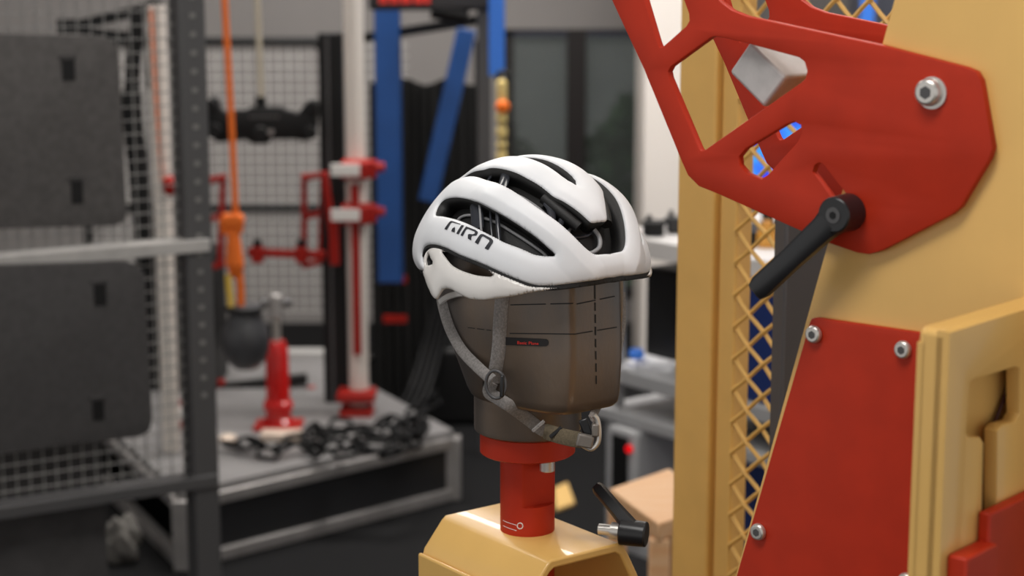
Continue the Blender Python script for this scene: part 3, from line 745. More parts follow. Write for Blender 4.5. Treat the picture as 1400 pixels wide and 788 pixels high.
def clipw(z0, s):
    pts = []
    x0, x1 = 0.0, XE
    lo, hi = .08, ZT - .03
    ts = sorted([(lo - z0) / s, (hi - z0) / s]); x0 = max(x0, ts[0]); x1 = min(x1, ts[1])
    return None if x1 - x0 < .01 else ((x0, z0 + s * x0), (x1, z0 + s * x1))
for fam, s in ((0, m_slope), (1, -m_slope)):
    z = FF.loc(1007, 404)[1] - hgt * 60
    while z < ZT + XE * m_slope:
        c = clipw(z, s)
        if c:
            (x0, z0), (x1, z1) = c; n = max(2, int((x1 - x0) / (dxm / 2))); pts = [Vector((x0 + (x1 - x0) * k / n, (.0016 if fam else -.0016) * math.cos(math.pi * (x0 + (x1 - x0) * k / n) / dxm), z0 + (z1 - z0) * k / n)) for k in range(n + 1)]
            b = BM(); tube(b, pts, .003, 5); fin('wire', b, m_yel2, fence, 60)
        z += hgt

# ------------------------------------------------------------------ mesh cage with felt panels on the left
CF = Frame(at(268, 394, 4.0), math.radians(30.3)); CO = CF.O.copy()
CF = Frame((CO.x, CO.y, 0), math.radians(30.3))
cage = root('mesh_cage', 'grey steel mesh partition holding two felt boards at left', 'partition', M=CF.M)
pw = .03
b = BM(); boxm(b, (-pw, -.03, 0), (pw, .03, 2.0)); fin('post', b, m_gun, cage, bevel=.003)
for k in range(34):
    b = BM(); box(b, (0, -.0305, .62 + k * .04), (.012, .004, .010)); fin('post_slot', b, mat('slot_grey', (128, 126, 124), .5), cage)
def rail(y0, y1, m, dep=.03, nm='rail'):
    za = CF.loc(282, y0)[1]; zb2 = CF.loc(282, y1)[1]
    b = BM(); boxm(b, (-1.2, -dep, zb2), (.02, .02, za)); return fin(nm, b, m, cage, bevel=.002)
rail(323, 340, m_alud, .045); rail(644, 660, m_gun, .045)
xr = CF.loc(160, 300)[0]
bmw = BM(); zlo, zhi = CF.loc(282, 650)[1], 2.0
z = zlo
while z < zhi:
    boxm(bmw, (-1.2, -.002, z - .0013), (-pw, .002, z + .0013)); z += .029
x = -1.2
while x < -pw:
    boxm(bmw, (x - .0013, .002, zlo), (x + .0013, .005, zhi)); x += .029
fin('wire_mesh', bmw, mat('mesh_wire', (140, 138, 136), .5, .2), cage, None)
def felt(pix, label, slots, m):
    P = [CF.loc(x, y, -.05) for x, y in pix]; 
    x0 = sum(p[0] for p in P) / len(P); zb = min(p[1] for p in P)
    M = CF.M @ Matrix.Translation((x0, -.05, zb)); t = root('felt_board', label, 'board', M=M, group='felt boards on the mesh cage')
    b = plate_mesh('board', [[(a - x0, c - zb) for a, c in P]], .022, .003, -.011); fin('board', b, m, t, 40)
    for (xa, ya, xb, yb) in slots:
        q0, q1 = CF.loc(xa, ya, -.062), CF.loc(xb, yb, -.062); b = BM(); boxm(b, (q0[0] - x0, -.0135, q1[1] - zb), (q1[0] - x0, .012, q0[1] - zb)); fin('hand_slot', b, m_black, t, bevel=.001)
        b = BM(); boxm(b, (q0[0] - x0 - .006, -.016, q0[1] - zb - .002), (q1[0] - x0 + .004, -.009, q0[1] - zb + .006)); fin('slot_lip', b, m_panel2, t)
felt([(-130, 42), (138, 49), (152, 54), (160, 68), (172, 290), (168, 302), (155, 308), (-130, 316)], 'upper dark grey felt board hanging on the mesh cage', [(84, 80, 103, 110), (97, 246, 114, 278)], m_panel)
felt([(-130, 366), (168, 357), (186, 361), (196, 374), (207, 572), (203, 588), (190, 596), (-130, 634)], 'lower charcoal felt board hanging on the mesh cage', [(128, 387, 146, 417), (126, 546, 143, 574)], m_panel2)
b = BM(); q = CF.loc(142, 596, .05); boxm(b, (-1.3, 0, 0), (q[0], .02, q[1])); b.transform(CF.M @ Matrix.Translation((0, .06, 0)))
single('kick_board', b, mat('kick_black', (66, 64, 64), .85, 0, .15, 20), 'dark board on the floor behind the lower rail of the mesh cage', 'board')

# things behind the cage
def vpole(px, Y, z0, z1, wpx, m, name, label, cat, y=300, seg=20):
    p = at(px, y, Y); r = wpx / 2 * Y / FPX; b = BM(); cyl(b, (p.x, Y, z0), (p.x, Y, z1), r, seg=seg); return single(name, b, m, label, cat)
t = root('guide_pole', 'white pole with orange strap behind the mesh cage post', 'pole', (at(222, 250, 5.0).x, 5.0, .209))
b = BM(); cyl(b, (0, 0, 0), (0, 0, at(215, 8, 5).z - .209), .026); fin('tube', b, m_pole, t)
b = BM(); tube(b, [at(206, 12, 4.96), at(212, 120, 4.96), at(222, 250, 4.96)], .004, 6); fin('orange_strap', b, m_orange, t, world=True)
b = BM(); bmesh.ops.create_uvsphere(b, u_segments=16, v_segments=10, radius=.028, matrix=Matrix.Translation(at(233, 254, 4.95)) @ Matrix.Diagonal((.8, .8, 1, 1))); fin('red_knob', b, m_red2, t, world=True)
t = root('wall_bracket', 'black triangular bracket arm above the upper felt board', 'bracket', at(205, 30, 5.3))
b = BM(); bar(b, at(95, 38, 5.3), at(215, 8, 5.3), .03, .03); fin('arm', b, m_black, t, world=True)
b = BM(); bar(b, at(95, 40, 5.3), at(205, 52, 5.3), .02, .02); fin('arm', b, m_black, t, world=True)
b = BM(); box(b, at(92, 36, 5.3), (.05, .04, .04)); fin('end_cap', b, m_black, t, world=True)
b = BM(); bar(b, at(212, 0, 5.31), at(208, 120, 5.31), .03, .03); fin('mount', b, m_black, t, world=True)
b = BM(); tube(b, smoothpath([at(190, 10, 5.2), at(182, 90, 5.2), at(180, 150, 5.2), at(188, 220, 5.2), at(196, 300, 5.2), at(205, 420, 5.2)], 6), [.022] * 10 + [.03] * 21, 10); fin('hanging_cable', b, m_black, t, 60, world=True)

# ------------------------------------------------------------------ aluminium platform
PH = .208
A0 = Vector((-.863, 4.585, 0)); B0 = Vector((atz(620, 682, 0).x, atz(620, 682, 0).y, 0)); D0 = Vector((-1.215, 5.285, 0)); E1 = (B0 - A0); E2 = (D0 - A0) * 1.6
plat = root('platform', 'low aluminium framed platform with black side panels', 'platform', A0)
b = BM(); vs = [b.verts.new(Vector((p.x, p.y, z))) for z in (PH - .018, PH) for p in (A0, B0, B0 + E2, A0 + E2)]
for f in ((3, 2, 1, 0), (4, 5, 6, 7), (0, 1, 5, 4), (1, 2, 6, 5), (2, 3, 7, 6), (3, 0, 4, 7)): b.faces.new([vs[i] for i in f])
m_deck = mat('grey_deck', (128, 126, 126), .55, .1, .1, 6)
fin('deck', b, m_deck, plat, world=True)
def prof_bar(p, q, z, s=.036):
    b = BM(); bar(b, Vector((p.x, p.y, z)), Vector((q.x, q.y, z)), s, s); fin('rail', b, m_alu, plat, bevel=.003, world=True)
cor = [A0, B0, B0 + E2, A0 + E2]
for i in range(4):
    p, q = cor[i], cor[(i + 1) % 4]; prof_bar(p, q, .018, .034); prof_bar(p, q, PH - .034, .032)
    b = BM(); boxm(b, (p.x - .022, p.y - .022, 0), (p.x + .022, p.y + .022, PH - .018)); fin('leg', b, m_alu, plat, bevel=.003, world=True)
    if i in (0, 1, 2):
        b = BM(); bar(b, Vector((p.x, p.y, PH / 2 - .01)), Vector((q.x, q.y, PH / 2 - .01)), .006, PH - .07); fin('side_panel', b, m_blacks, plat, world=True)
# crumpled white cloth
b = BM(); bmesh.ops.create_icosphere(b, subdivisions=4, radius=.06, matrix=Matrix.Identity(4))
for v in b.verts:
    n = v.co.normalized(); k = 1 + .3 * math.sin(4 * n.x + 3 * n.z) * math.cos(4 * n.y + 2) + .08 * math.sin(7 * n.y + 6 * n.z); v.co = Vector((n.x * .055 * k, n.y * .05 * k, n.z * .075 * k + .065))
q = atz(168, 768, 0); b.transform(Matrix.Translation(q) @ Matrix.Diagonal((.75, .75, .85, 1))); single('cloth', b, mat('cloth_grey', (112, 109, 105), .9), 'crumpled pale cloth on the floor by the platform end', 'cloth', smooth=50)

# ------------------------------------------------------------------ drop rig standing on the platform
def rb_(name, m, parent, fn, **k): b = BM(); fn(b); return fin(name, b, m, parent, world=True, **k)
rig = root('drop_rig', 'white mast with red clamps beside a black post', 'test rig', atz(490, 562, PH))
YP = atz(490, 562, PH).y
px = at(489, 400, YP).x
rb_('mast', m_pole, rig, lambda b: cyl(b, (px, YP, PH), (px, YP, 2.0), .030, seg=28), smooth=40)
for yy, hh in ((231, 30), (292, 32)):
    c = at(487, yy, YP - .05)
    rb_('red_clamp', m_red2, rig, lambda b: box(b, c, (.085, .09, hh * YP / FPX * .8)), bevel=.006)
    rb_('clamp_arm', m_red2, rig, lambda b: (cyl(b, c + Vector((.03, 0, .005)), c + Vector((.085, 0, .005)), .014), box(b, c + Vector((.045, 0, 0)), (.03, .06, .05))), bevel=.003)
    rb_('white_label', m_lab, rig, lambda b: box(b, c + Vector((-.028, -.048, .002)), (.085, .004, .036)), bevel=.002)
rb_('red_track', m_red2, rig, lambda b: boxm(b, (px - .012, YP - .055, at(490, 480, YP).z), (px + .012, YP - .03, at(490, 250, YP).z)), bevel=.002)
for yy in (540, 562):
    c = at(488, yy, YP - .03); rb_('foot_clamp', m_red2, rig, lambda b: box(b, c, (.115 if yy < 550 else .1, .1, .026)), bevel=.004)
rb_('black_post', m_black, rig, lambda b: boxm(b, (at(434, 300, YP).x, YP + .1, PH), (at(468, 300, YP).x, YP + .16, at(450, 45, YP + .1).z)), bevel=.004)
b = BM(); xx = at(447, 300, YP).x; boxm(b, (xx - .004, YP + .096, PH), (xx + .004, YP + .1, at(450, 50, YP + .1).z)); fin('post_groove', b, m_gun, rig, world=True)
rb_('red_brace', m_red2, rig, lambda b: bar(b, at(443, 235, YP + .05), at(458, 340, YP + .05), .03, .02), bevel=.003)
rb_('red_crossbar', m_red2, rig, lambda b: bar(b, at(338, 345, YP), at(445, 349, YP), .02, .024), bevel=.003)
for xx in (352, 412):
    rb_('crossbar_lug', m_red2, rig, lambda b: box(b, at(xx, 348, YP - .02), (.035, .03, .05)), bevel=.004); rb_('lug_knob', m_black, rig, lambda b: cyl(b, at(xx, 338, YP - .02), at(xx, 328, YP - .02), .014), bevel=.002)
rb_('red_post', m_red2, rig, lambda b: bar(b, at(456, 300, YP), at(458, 362, YP), .026, .03), bevel=.003)
for x0, x1, y0 in ((281, 309, 242), (414, 446, 238)):
    for a, c, e, g in ((x0, y0 + 6, x1, y0), (x0 + 2, y0, x0 + 2, y0 + 128), (x1 - 4, y0, x1 - 8, y0 + 120), (x0, y0 + 60, x1 - 4, y0 + 52), (x0, y0 + 126, x1 - 2, y0 + 118)):
        rb_('red_truss_bar', m_red2, rig, lambda b: bar(b, at(a, c, YP + .2), at(e, g, YP + .2), .026 if c < y0 + 10 and a == x0 and e == x1 else .018, .018), bevel=.002)
# black lifting beam on a cord
YB = 5.45
beam = root('lifting_beam', 'black lifting beam with knobbed ends hanging from a pale cord', 'beam', at(357, 195, YB))
prof = [(283, 140), (290, 132), (298, 134), (302, 148), (312, 156), (322, 150), (336, 150), (344, 146), (384, 146), (392, 150), (408, 155), (416, 144), (424, 136), (433, 136), (436, 150), (432, 186), (420, 192), (405, 190), (372, 190), (366, 196), (346, 196), (338, 190), (312, 192), (300, 194), (288, 186), (281, 170)]
BFm = Frame(at(357, 195, YB), 0)
b = plate_mesh('beam_plate', [BFm.poly(prof)], .05, .004, -.025); fin('beam_plate', b, m_black, beam, 40)
for x, y, r in ((290, 142, .018), (296, 178, .022), (428, 144, .018), (426, 180, .02), (358, 182, .024)):
    b = BM(); q = BFm.loc(x, y); cyl(b, (q[0], -.05, q[1]), (q[0], -.02, q[1]), r, seg=20); fin('knob', b, m_black, beam, bevel=.003)
b = BM(); q = BFm.loc(370, 181, -.03); cyl(b, (q[0], -.032, q[1]), (q[0], -.025, q[1]), .009); fin('bolt', b, m_alu, beam)
for k in range(7):
    b = BM(); q = BFm.loc(343 + k * 6, 160, -.026); box(b, (q[0], -.0262, q[1]), (.009, .002, .008)); fin('printed_mark', b, mat('worn_print', (86, 84, 84), .6), beam)
b = BM(); q0, q1 = BFm.loc(356, 132), BFm.loc(357, 150); cyl(b, (q0[0], 0, q0[1]), (q1[0], 0, q1[1]), .016); fin('eye_bolt', b, m_black, beam)
b = BM(); tube(b, [Vector((at(351, 0, YB).x - .03, YB, CEIL)), at(353, 30, YB), at(357, 134, YB)], .0085, 8); single('pale_rope', b, m_cord, 'pale rope holding the black lifting beam', 'rope')
# orange strap, hook and weight
YO = 5.05
b = BM(); tube(b, [Vector((at(303, 0, YO).x - .04, YO, CEIL)), at(308, 20, YO), at(316, 160, YO), at(322, 292, YO)], .009, 8); single('orange_strap', b, m_orange, 'long orange strap hanging in front of the lifting beam', 'strap')
hook = root('hoist_hook', 'orange ratchet hook above the dark hanging ball', 'hook', at(320, 380, YO))
rb_('head', m_orange, hook, lambda b: box(b, at(318, 302, YO), (.06, .03, .04)), bevel=.008)
rb_('side_grip', m_orange, hook, lambda b: (cyl(b, at(305, 300, YO), at(309, 320, YO), .012), cyl(b, at(329, 298, YO), at(326, 318, YO), .012)), smooth=50)
rb_('shank', m_orange, hook, lambda b: cyl(b, at(319, 312, YO), at(321, 362, YO), .016, .026), smooth=50)
rb_('lower_body', m_orange, hook, lambda b: bmesh.ops.create_uvsphere(b, u_segments=16, v_segments=12, radius=.03, matrix=Matrix.Translation(at(322, 360, YO)) @ Matrix.Diagonal((.8, .7, 1.5, 1))), smooth=60)
b = BM(); tube(b, [at(327, 372, YO), at(329, 395, YO), at(329, 420, YO)], .011, 8); single('orange_sling', b, m_orange, 'short orange sling between hook and dark ball', 'strap')
b = BM(); tube(b, [at(312, 376, YO - .02), at(314, 400, YO - .02), at(316, 420, YO - .02)], .009, 8); single('yellow_sling', b, mat('yellow_webbing', (222, 184, 70), .7), 'short yellow sling between hook and dark ball', 'strap')
ball = root('ball_weight', 'dark rubber ball weight hanging from orange and yellow slings', 'weight', at(336, 508, YO))
s = YO / FPX; c = at(336, 466, YO)
b = BM(); lathe(b, [(.0 + .004, -42 * s), (16 * s, -39 * s), (27 * s, -28 * s), (32.5 * s, -12 * s), (33.5 * s, 4 * s), (31 * s, 18 * s), (26 * s, 28 * s), (23 * s, 36 * s), (24 * s, 44 * s), (26 * s, 49 * s), (20 * s, 52 * s), (.004, 50 * s)], c, 40); fin('body', b, mat('rubber_grey', (62, 62, 65), .42, 0, .1, 20), ball, 60, world=True)
b = BM(); tube(b, [c + Vector((25.5 * s * math.cos(t), 25.5 * s * math.sin(t), 47 * s)) for t in [k * math.pi / 12 for k in range(24)]], .007, 8, True); fin('rim', b, m_black, ball, 60, world=True)
# red cylinder with steel piston
q = atz(381, 584, PH); ys = q.y; s = ys / FPX
cylr = root('hydraulic_cylinder', 'bright red upright cylinder with steel piston on the platform', 'cylinder', q)
zt_ = at(380, 466, ys).z; zh = at(380, 405, ys).z
b = BM(); lathe(b, [(23 * s, 0), (23 * s, .02), (18 * s, .03), (17.5 * s, .05), (21 * s, .055), (21 * s, .075), (17 * s, .085), (16 * s, zt_ - PH - .03), (13 * s, zt_ - PH - .006), (11 * s, zt_ - PH)], seg=32); fin('body', b, mat('bright_red_gloss', (206, 26, 22), .25, 0, coat=.4), cylr, 35)
b = BM(); cyl(b, (0, 0, zt_ - PH - .01), (0, 0, zh - PH - .04), 6 * s); fin('piston', b, m_steel, cylr)
b = BM(); cyl(b, (0, 0, zh - PH - .06), (0, 0, zh - PH + .005), 12 * s, 9 * s); fin('piston_head', b, m_alu, cylr, bevel=.004)
b = BM(); cyl(b, (-.045, 0, zh - PH - .02), (.05, 0, zh - PH - .02), .012); fin('cross_pin', b, m_gun, cylr, bevel=.003)
b = BM(); boxm(b, (-.07, -.06, .0), (.07, .06, .012)); fin('base_plate', b, m_red2, cylr, bevel=.003)
base_ = root('red_base_frame', 'dark red low base frame on the platform behind the cylinder', 'frame', atz(360, 560, PH))
for (x0, y0, x1, y1, m) in ((298, 556, 352, 548, m_red2), (352, 548, 412, 538, m_red2), (300, 540, 330, 532, m_red2), (380, 545, 432, 535, m_red2), (300, 532, 420, 518, m_black), (300, 520, 300, 552, m_red2)):
    b = BM(); bar(b, at(x0, y0, 5.75), at(x1, y1, 5.75), .03, .035); fin('frame_bar', b, m, base_, bevel=.003, world=True)
for x in (312, 408):
    p = atz(x, 556, PH); b = BM(); boxm(b, (p.x - .012, 5.73, PH), (p.x + .012, 5.77, at(x, 540, 5.75).z)); fin('foot', b, m_gun, base_, world=True)
b = BM(); boxm(b, (at(290, 505, 6.2).x, 6.2, PH), (at(460, 505, 6.2).x, 6.26, at(400, 492, 6.2).z)); boxm(b, (at(290, 505, 6.2).x, 6.19, at(400, 492, 6.2).z), (at(500, 505, 6.2).x, 6.27, at(400, 482, 6.2).z))
single('backing_panel', b, mat('pale_panel', (176, 174, 172), .6), 'pale panel behind the red base frame', 'panel')
b = BM(); p = atz(388, 601, PH); boxm(b, (p.x - .065, p.y - .03, PH + .0005), (p.x + .05, p.y + .03, PH + .024)); single('steel_block', b, mat('cream_metal', (214, 196, 180), .4, .3), 'small cream metal block in front of the red cylinder', 'block', bevel=.004)
b = BM(); p = atz(312, 604, PH); lathe(b, [(.024, 0), (.026, .004), (.026, .014), (.016, .02), (.01, .021)], (p.x, p.y, PH), 20); single('steel_puck', b, mat('cream_metal', (214, 196, 180)), 'small round metal puck lying on the platform', 'puck')
# black chain heap
def chainpath():
    P = [(300, 606), (335, 612), (370, 620), (410, 612), (440, 622), (480, 618), (520, 622), (555, 612), (580, 590), (560, 575), (520, 588), (480, 592), (440, 590), (420, 604), (450, 610), (500, 604), (540, 598), (575, 570), (598, 545)]
    return [atz(x, y, PH + .02) for x, y in P]
chain = root('drag_chain', 'black chain heaped along the front of the platform', 'chain', atz(450, 618, PH))
pth = smoothpath(chainpath(), 24); acc = 0; kk = 0; proto = None
bb = BM()
pts = [Vector((.017 * math.cos(t) + (.016 if math.cos(t) > 0 else -.016), .017 * math.sin(t), 0)) for t in [k * math.pi / 8 + .01 for k in range(16)]]
tube(bb, pts, .0065, 6, True); lm = bpy.data.meshes.new('link'); bb.to_mesh(lm); bb.free(); lm.materials.append(mat('chain_black', (13, 13, 14), .55, spec=.2)); lm.polygons.foreach_set('use_smooth', [True] * len(lm.polygons))
Wi = WORLD[chain].inverted()
for i in range(1, len(pth)):
    acc += (pth[i] - pth[i - 1]).length
    if acc > .044:
        acc = 0; d = (pth[i] - pth[i - 1]).normalized(); o = bpy.data.objects.new('link', lm); COL.objects.link(o); o.parent = chain
        yv = d.cross(Vector((0, 0, 1))).normalized(); R = Matrix((d, -yv, d.cross(-yv))).transposed() @ Matrix.Rotation(math.pi / 4 * (1 if kk % 2 else -1) + rnd.uniform(-.3, .3), 3, 'X')
        o.matrix_local = Wi @ (Matrix.Translation(pth[i] + Vector((0, 0, .012 * (kk % 3)))) @ R.to_4x4()); kk += 1

# ------------------------------------------------------------------ mesh guard, columns and curtain along the back
YG = 6.55
guard = root('mesh_guard', 'light wire mesh guard with black rails across the back', 'guard', (at(420, 300, YG).x, YG, 0))
gx0, gx1 = at(120, 300, YG).x, at(655, 300, YG).x; gz1 = at(400, 55, YG).z; gxm = at(560, 300, YG).x
def grail(y, x0=gx0, x1=gx1, m=m_black, r=.017, parent=guard):
    z = at(400, y, YG).z; b = BM(); cyl(b, (x0, YG, z), (x1, YG, z), r, seg=12); fin('rail', b, m, parent, world=True)
grail(57, gx0, at(440, 60, YG).x); grail(285, gx0, at(565, 285, YG).x, r=.015); grail(490, gx0, gx1)
b = BM(); bar(b, at(436, 62, YG), at(655, 27, 5.9), .03, .03); fin('rail', b, m_black, guard, world=True)
b = BM(); z = .3
while z < gz1: boxm(b, (gx0, YG - .002, z - .0032), (gxm, YG + .001, z + .0032)); z += .037
x = gx0
while x < gxm: boxm(b, (x - .0032, YG + .001, .3), (x + .0032, YG + .004, gz1)); x += .037
fin('wire_mesh', b, mat('pale_wire', (186, 183, 180), .5), guard, None, world=True)
for x in (gx0, at(545, 300, YG).x, gx1):
    b = BM(); boxm(b, (x - .015, YG - .015, 0), (x + .015, YG + .015, gz1)); fin('guard_post', b, m_black, guard, world=True)
for y in (383, 437):
    b = BM(); z = at(540, y, 6.3).z; boxm(b, (at(524, y, 6.3).x, 6.3, z - .012), (at(556, y, 6.3).x, 6.32, z + .012)); fin('red_edge', b, m_red2, guard, world=True)
zc0 = at(600, 112, 6.4).z
b = BM(); n = 40; x0, x1 = at(506, 200, 6.4).x, at(662, 200, 6.4).x; vs = []
for k in range(n + 1):
    x = x0 + (x1 - x0) * k / n; vs.append([b.verts.new((x, 6.40 + .018 * math.sin(k * 1.9) + d, z)) for d, z in ((0, .0), (0, zc0 - .012 * math.sin(k * .4)), (.03, zc0 - .012 * math.sin(k * .4)), (.03, 0))])
for A, B in zip(vs, vs[1:]):
    for j in range(4): b.faces.new((A[j], A[(j + 1) % 4], B[(j + 1) % 4], B[j]))
b.faces.new(vs[0]); b.faces.new(vs[-1][::-1])
single('black_curtain', b, mat('black_cloth', (22, 21, 20), .95), 'black folded curtain behind the blue columns', 'curtain', smooth=60)
# small inset of guard seen right of the rig
YC = 6.2
b = BM(); x = at(532, 200, YC); boxm(b, (x.x - .043, YC - .04, at(530, 385, YC).z), (x.x + .043, YC + .04, 2.2)); single('blue_column', b, m_blue, 'vertical dark blue steel column right of the white mast', 'column', bevel=.005)
b = BM(); bar(b, at(638, 40, YC), at(585, 275, YC), .065, .05, (0, 1, 0)); single('blue_brace', b, m_blue, 'slanted blue steel brace left of the grey post', 'brace', bevel=.004)
t = root('rack_frame', 'dark grey rack post carrying a black header beam with red print', 'rack', (at(663, 300, 5.7).x, 5.7, 0))
b = BM(); p = at(663, 300, 5.7); boxm(b, (p.x - .022, 5.68, 0), (p.x + .022, 5.72, at(663, 10, 5.7).z)); fin('post', b, m_gun, t, bevel=.003, world=True)
b = BM(); z0 = at(600, 14, 5.7).z; boxm(b, (at(505, 5, 5.7).x, 5.66, z0), (at(672, 5, 5.7).x, 5.74, z0 + .16)); fin('header_beam', b, mat('header_black', (44, 42, 44), .5), t, bevel=.012, world=True)
for k, (xx, ww) in enumerate(((524, 12), (539, 12), (555, 14), (572, 12), (584, 8))):
    b = BM(); za = at(xx, 5, 5.65).z; boxm(b, (at(xx - ww / 2, 5, 5.65).x, 5.655, za), (at(xx + ww / 2, 5, 5.65).x, 5.66, za + .05)); fin('print_mark', b, m_redt, t, world=True)
b = BM(); cyl(b, at(590, 12, 5.69), at(640, 22, 5.69), .03); fin('gusset', b, m_black, t, bevel=.005, world=True)
# bright blue strap and straw bundle
b = BM(); p = at(679, 50, 5.5); boxm(b, (at(668, 50, 5.5).x, 5.49, at(679, 104, 5.5).z), (at(690, 50, 5.5).x, 5.51, CEIL)); single('blue_strap', b, m_blue2, 'bright blue strap above the straw coloured bundle', 'strap', bevel=.004)
bun = root('strap_bundle', 'straw coloured webbing bundle with orange tag right of the grey post', 'webbing', at(685, 220, 5.45))
for k in range(5):
    ya, yb = (108, 150, 172, 192, 206)[k], (150, 172, 192, 206, 240)[k]; a, c = at(686, ya, 5.45), at(686, yb, 5.45); b = BM()
    bar(b, a, c + Vector((0, 0, .002)), (.042 if k == 0 else .055), .03); fin('webbing_fold', b, m_yrope, bun, bevel=.012, seg=3, world=True)
b = BM(); bmesh.ops.create_uvsphere(b, u_segments=14, v_segments=10, radius=.022, matrix=Matrix.Translation(at(687, 146, 5.42)) @ Matrix.Diagonal((1, .5, .9, 1))); fin('orange_tag', b, mat('orange_tag', (250, 120, 20), .5), bun, 60, world=True)
b = BM(); tube(b, [at(688, 106, 5.45) + Vector((.016 * math.cos(q), 0, .016 * math.sin(q))) for q in [k * math.pi / 8 for k in range(16)]], .008, 8, True); fin('carabiner', b, m_black, bun, 60, world=True)
for y in (160, 178, 196): 
    b = BM(); box(b, at(687, y, 5.43), (.008, .01, .018)); fin('stitch_mark', b, mat('teal_stitch', (40, 70, 84), .7), bun, world=True)
# dark clutter low behind the platform
b = BM(); p = at(600, 470, 6.3); boxm(b, (p.x - .05, 6.05, 0), (p.x + .3, 6.3, at(600, 455, 6.3).z)); single('equipment_case', b, m_black, 'black equipment case on the floor behind the platform', 'case', bevel=.02)

# ------------------------------------------------------------------ workbench, shelves and clutter on the right
YW = 4.2
PV = at(880, 326, YW); BWF = Frame((PV.x, PV.y, 0), math.radians(-52)); WM = BWF.M
bench = root('workbench', 'blue workbench with grey top and lower shelves behind the fence', 'workbench', M=WM)
lx = lambda px, py=400: BWF.loc(px, py)[0]
bx0, bx1 = lx(824), .85
def wbox(nm, lo, hi, m, parent=bench, bev=.004): b = BM(); boxm(b, lo, hi); return fin(nm, b, m, parent, bevel=bev)
def shelf(y0, y1, x0, d, m, nm):
    zt, zb = at(880, y0, YW).z, at(880, y1, YW).z; wbox(nm, (x0, 0, zb), (bx1, d, zt), m); return zt
m_bt = mat('bench_top', (214, 210, 208), .5, 0, .04, 8); m_sh = mat('shelf_grey', (168, 168, 170), .5, .1)
ztop = shelf(326, 352, bx0, .6, m_bt, 'top')
zs1 = shelf(512, 534, bx0, .55, m_sh, 'shelf'); zs2 = shelf(572, 589, bx0 - .02, .55, m_sh, 'shelf'); zs3 = shelf(742, 762, bx0, .55, m_sh, 'shelf')
for x in (bx0 + .002, bx1 - .04):
    for y in (.015, .52): wbox('leg', (x, y, 0), (x + .03, y + .03, ztop - .03), m_sh, bev=0)
m_navy = mat('navy_panel', (20, 44, 104), .5)
wbox('back_panel', (bx0, .57, .05), (bx1, .58, ztop - .045), m_navy, bev=0)
wbox('drawer_front', (lx(960), .012, zs1 + .002), (lx(1110), .03, ztop - .045), m_navy)
wbox('lower_panel', (lx(838), .2, zs3), (bx1 - .05, .21, zs2 - .035), m_navy)
def onbench(name, label, cat, lo, hi, m, bev=.006):
    c = Vector(((lo[0] + hi[0]) / 2, (lo[1] + hi[1]) / 2, lo[2])); b = BM(); boxm(b, [a - d for a, d in zip(lo, c)], [a - d for a, d in zip(hi, c)])
    o = fin(name, b, m, None, bevel=bev); o.matrix_world = WM @ Matrix.Translation(c); return props(o, label, cat)
onbench('black_drawer_box', 'black box on the bench shelf under the grey top', 'box', (bx0 + .04, .1, zs1 + .0005), (lx(950), .5, ztop - .09), m_black, .01)
b = BM(); p = atz(893, 500, zs1)
for k in range(3): box(b, (p.x + .008 * k, p.y, zs1 + .004 + .006 * k), (.12 - .02 * k, .12, .005), Matrix.Rotation(.25 * k - .3, 3, 'Z'))
single('paper_stack', b, mat('paper', (228, 228, 232), .8), 'loose white papers on the bench shelf', 'paper')
b = BM(); p = atz(870, 492, zs1 + .02); box(b, (p.x, p.y, zs1 + .034), (.035, .04, .024)); single('blue_pouch', b, m_blue2, 'small blue pouch on the white papers', 'pouch', bevel=.008)
# controller with red lamp
xc = lx(858, 620); ctl = root('control_box', 'pale control box with black face and red lamp', 'control box', M=WM @ Matrix.Translation((xc, .0, zs3)))
hx = 30 * YW / FPX; hz = at(858, 590, YW).z - zs3
b = BM(); boxm(b, (-hx, -.02, .0005), (hx, .12, hz)); fin('body', b, m_sh, ctl, bevel=.01)
b = BM(); boxm(b, (-hx * .62, -.024, .02), (hx * .5, -.019, hz - .018)); fin('face', b, m_black, ctl, bevel=.002)
b = BM(); q = BWF.loc(861, 614, -.024); cyl(b, (q[0] - xc, -.023, q[1] - zs3), (q[0] - xc, -.03, q[1] - zs3), .0095, seg=20); fin('lamp', b, emit('red_lamp', (220, 10, 20), .8), ctl)
# wooden stool
YS = 3.35; q = [atz(833, 668, .62), atz(915, 640, .62), atz(985, 690, .62), atz(900, 716, .62)]
zst = .62
stool = root('wooden_stool', 'pale wooden stool beside the yellow fence post', 'stool', (sum(p.x for p in q) / 4, sum(p.y for p in q) / 4, 0))
b = BM(); vs = [b.verts.new(Vector((p.x, p.y, z))) for z in (zst - .034, zst) for p in q]
for f in ((3, 2, 1, 0), (4, 5, 6, 7), (0, 1, 5, 4), (1, 2, 6, 5), (2, 3, 7, 6), (3, 0, 4, 7)): b.faces.new([vs[i] for i in f])
fin('seat', b, m_wood, stool, bevel=.004, world=True)
cq = sum(q, Vector()) / 4
for p in q:
    e = p + (cq - p) * .16; b = BM(); bar(b, (e.x, e.y, 0), (e.x, e.y, zst - .034), .035, .035, (0, 1, 0)); fin('leg', b, m_wood, stool, bevel=.003, world=True)
for i in (0, 3):
    p, r_ = q[i] + (cq - q[i]) * .16, q[(i + 1) % 4] + (cq - q[(i + 1) % 4]) * .16; b = BM(); bar(b, (p.x, p.y, .3), (r_.x, r_.y, .3), .02, .03); fin('stretcher', b, m_wood, stool, world=True)
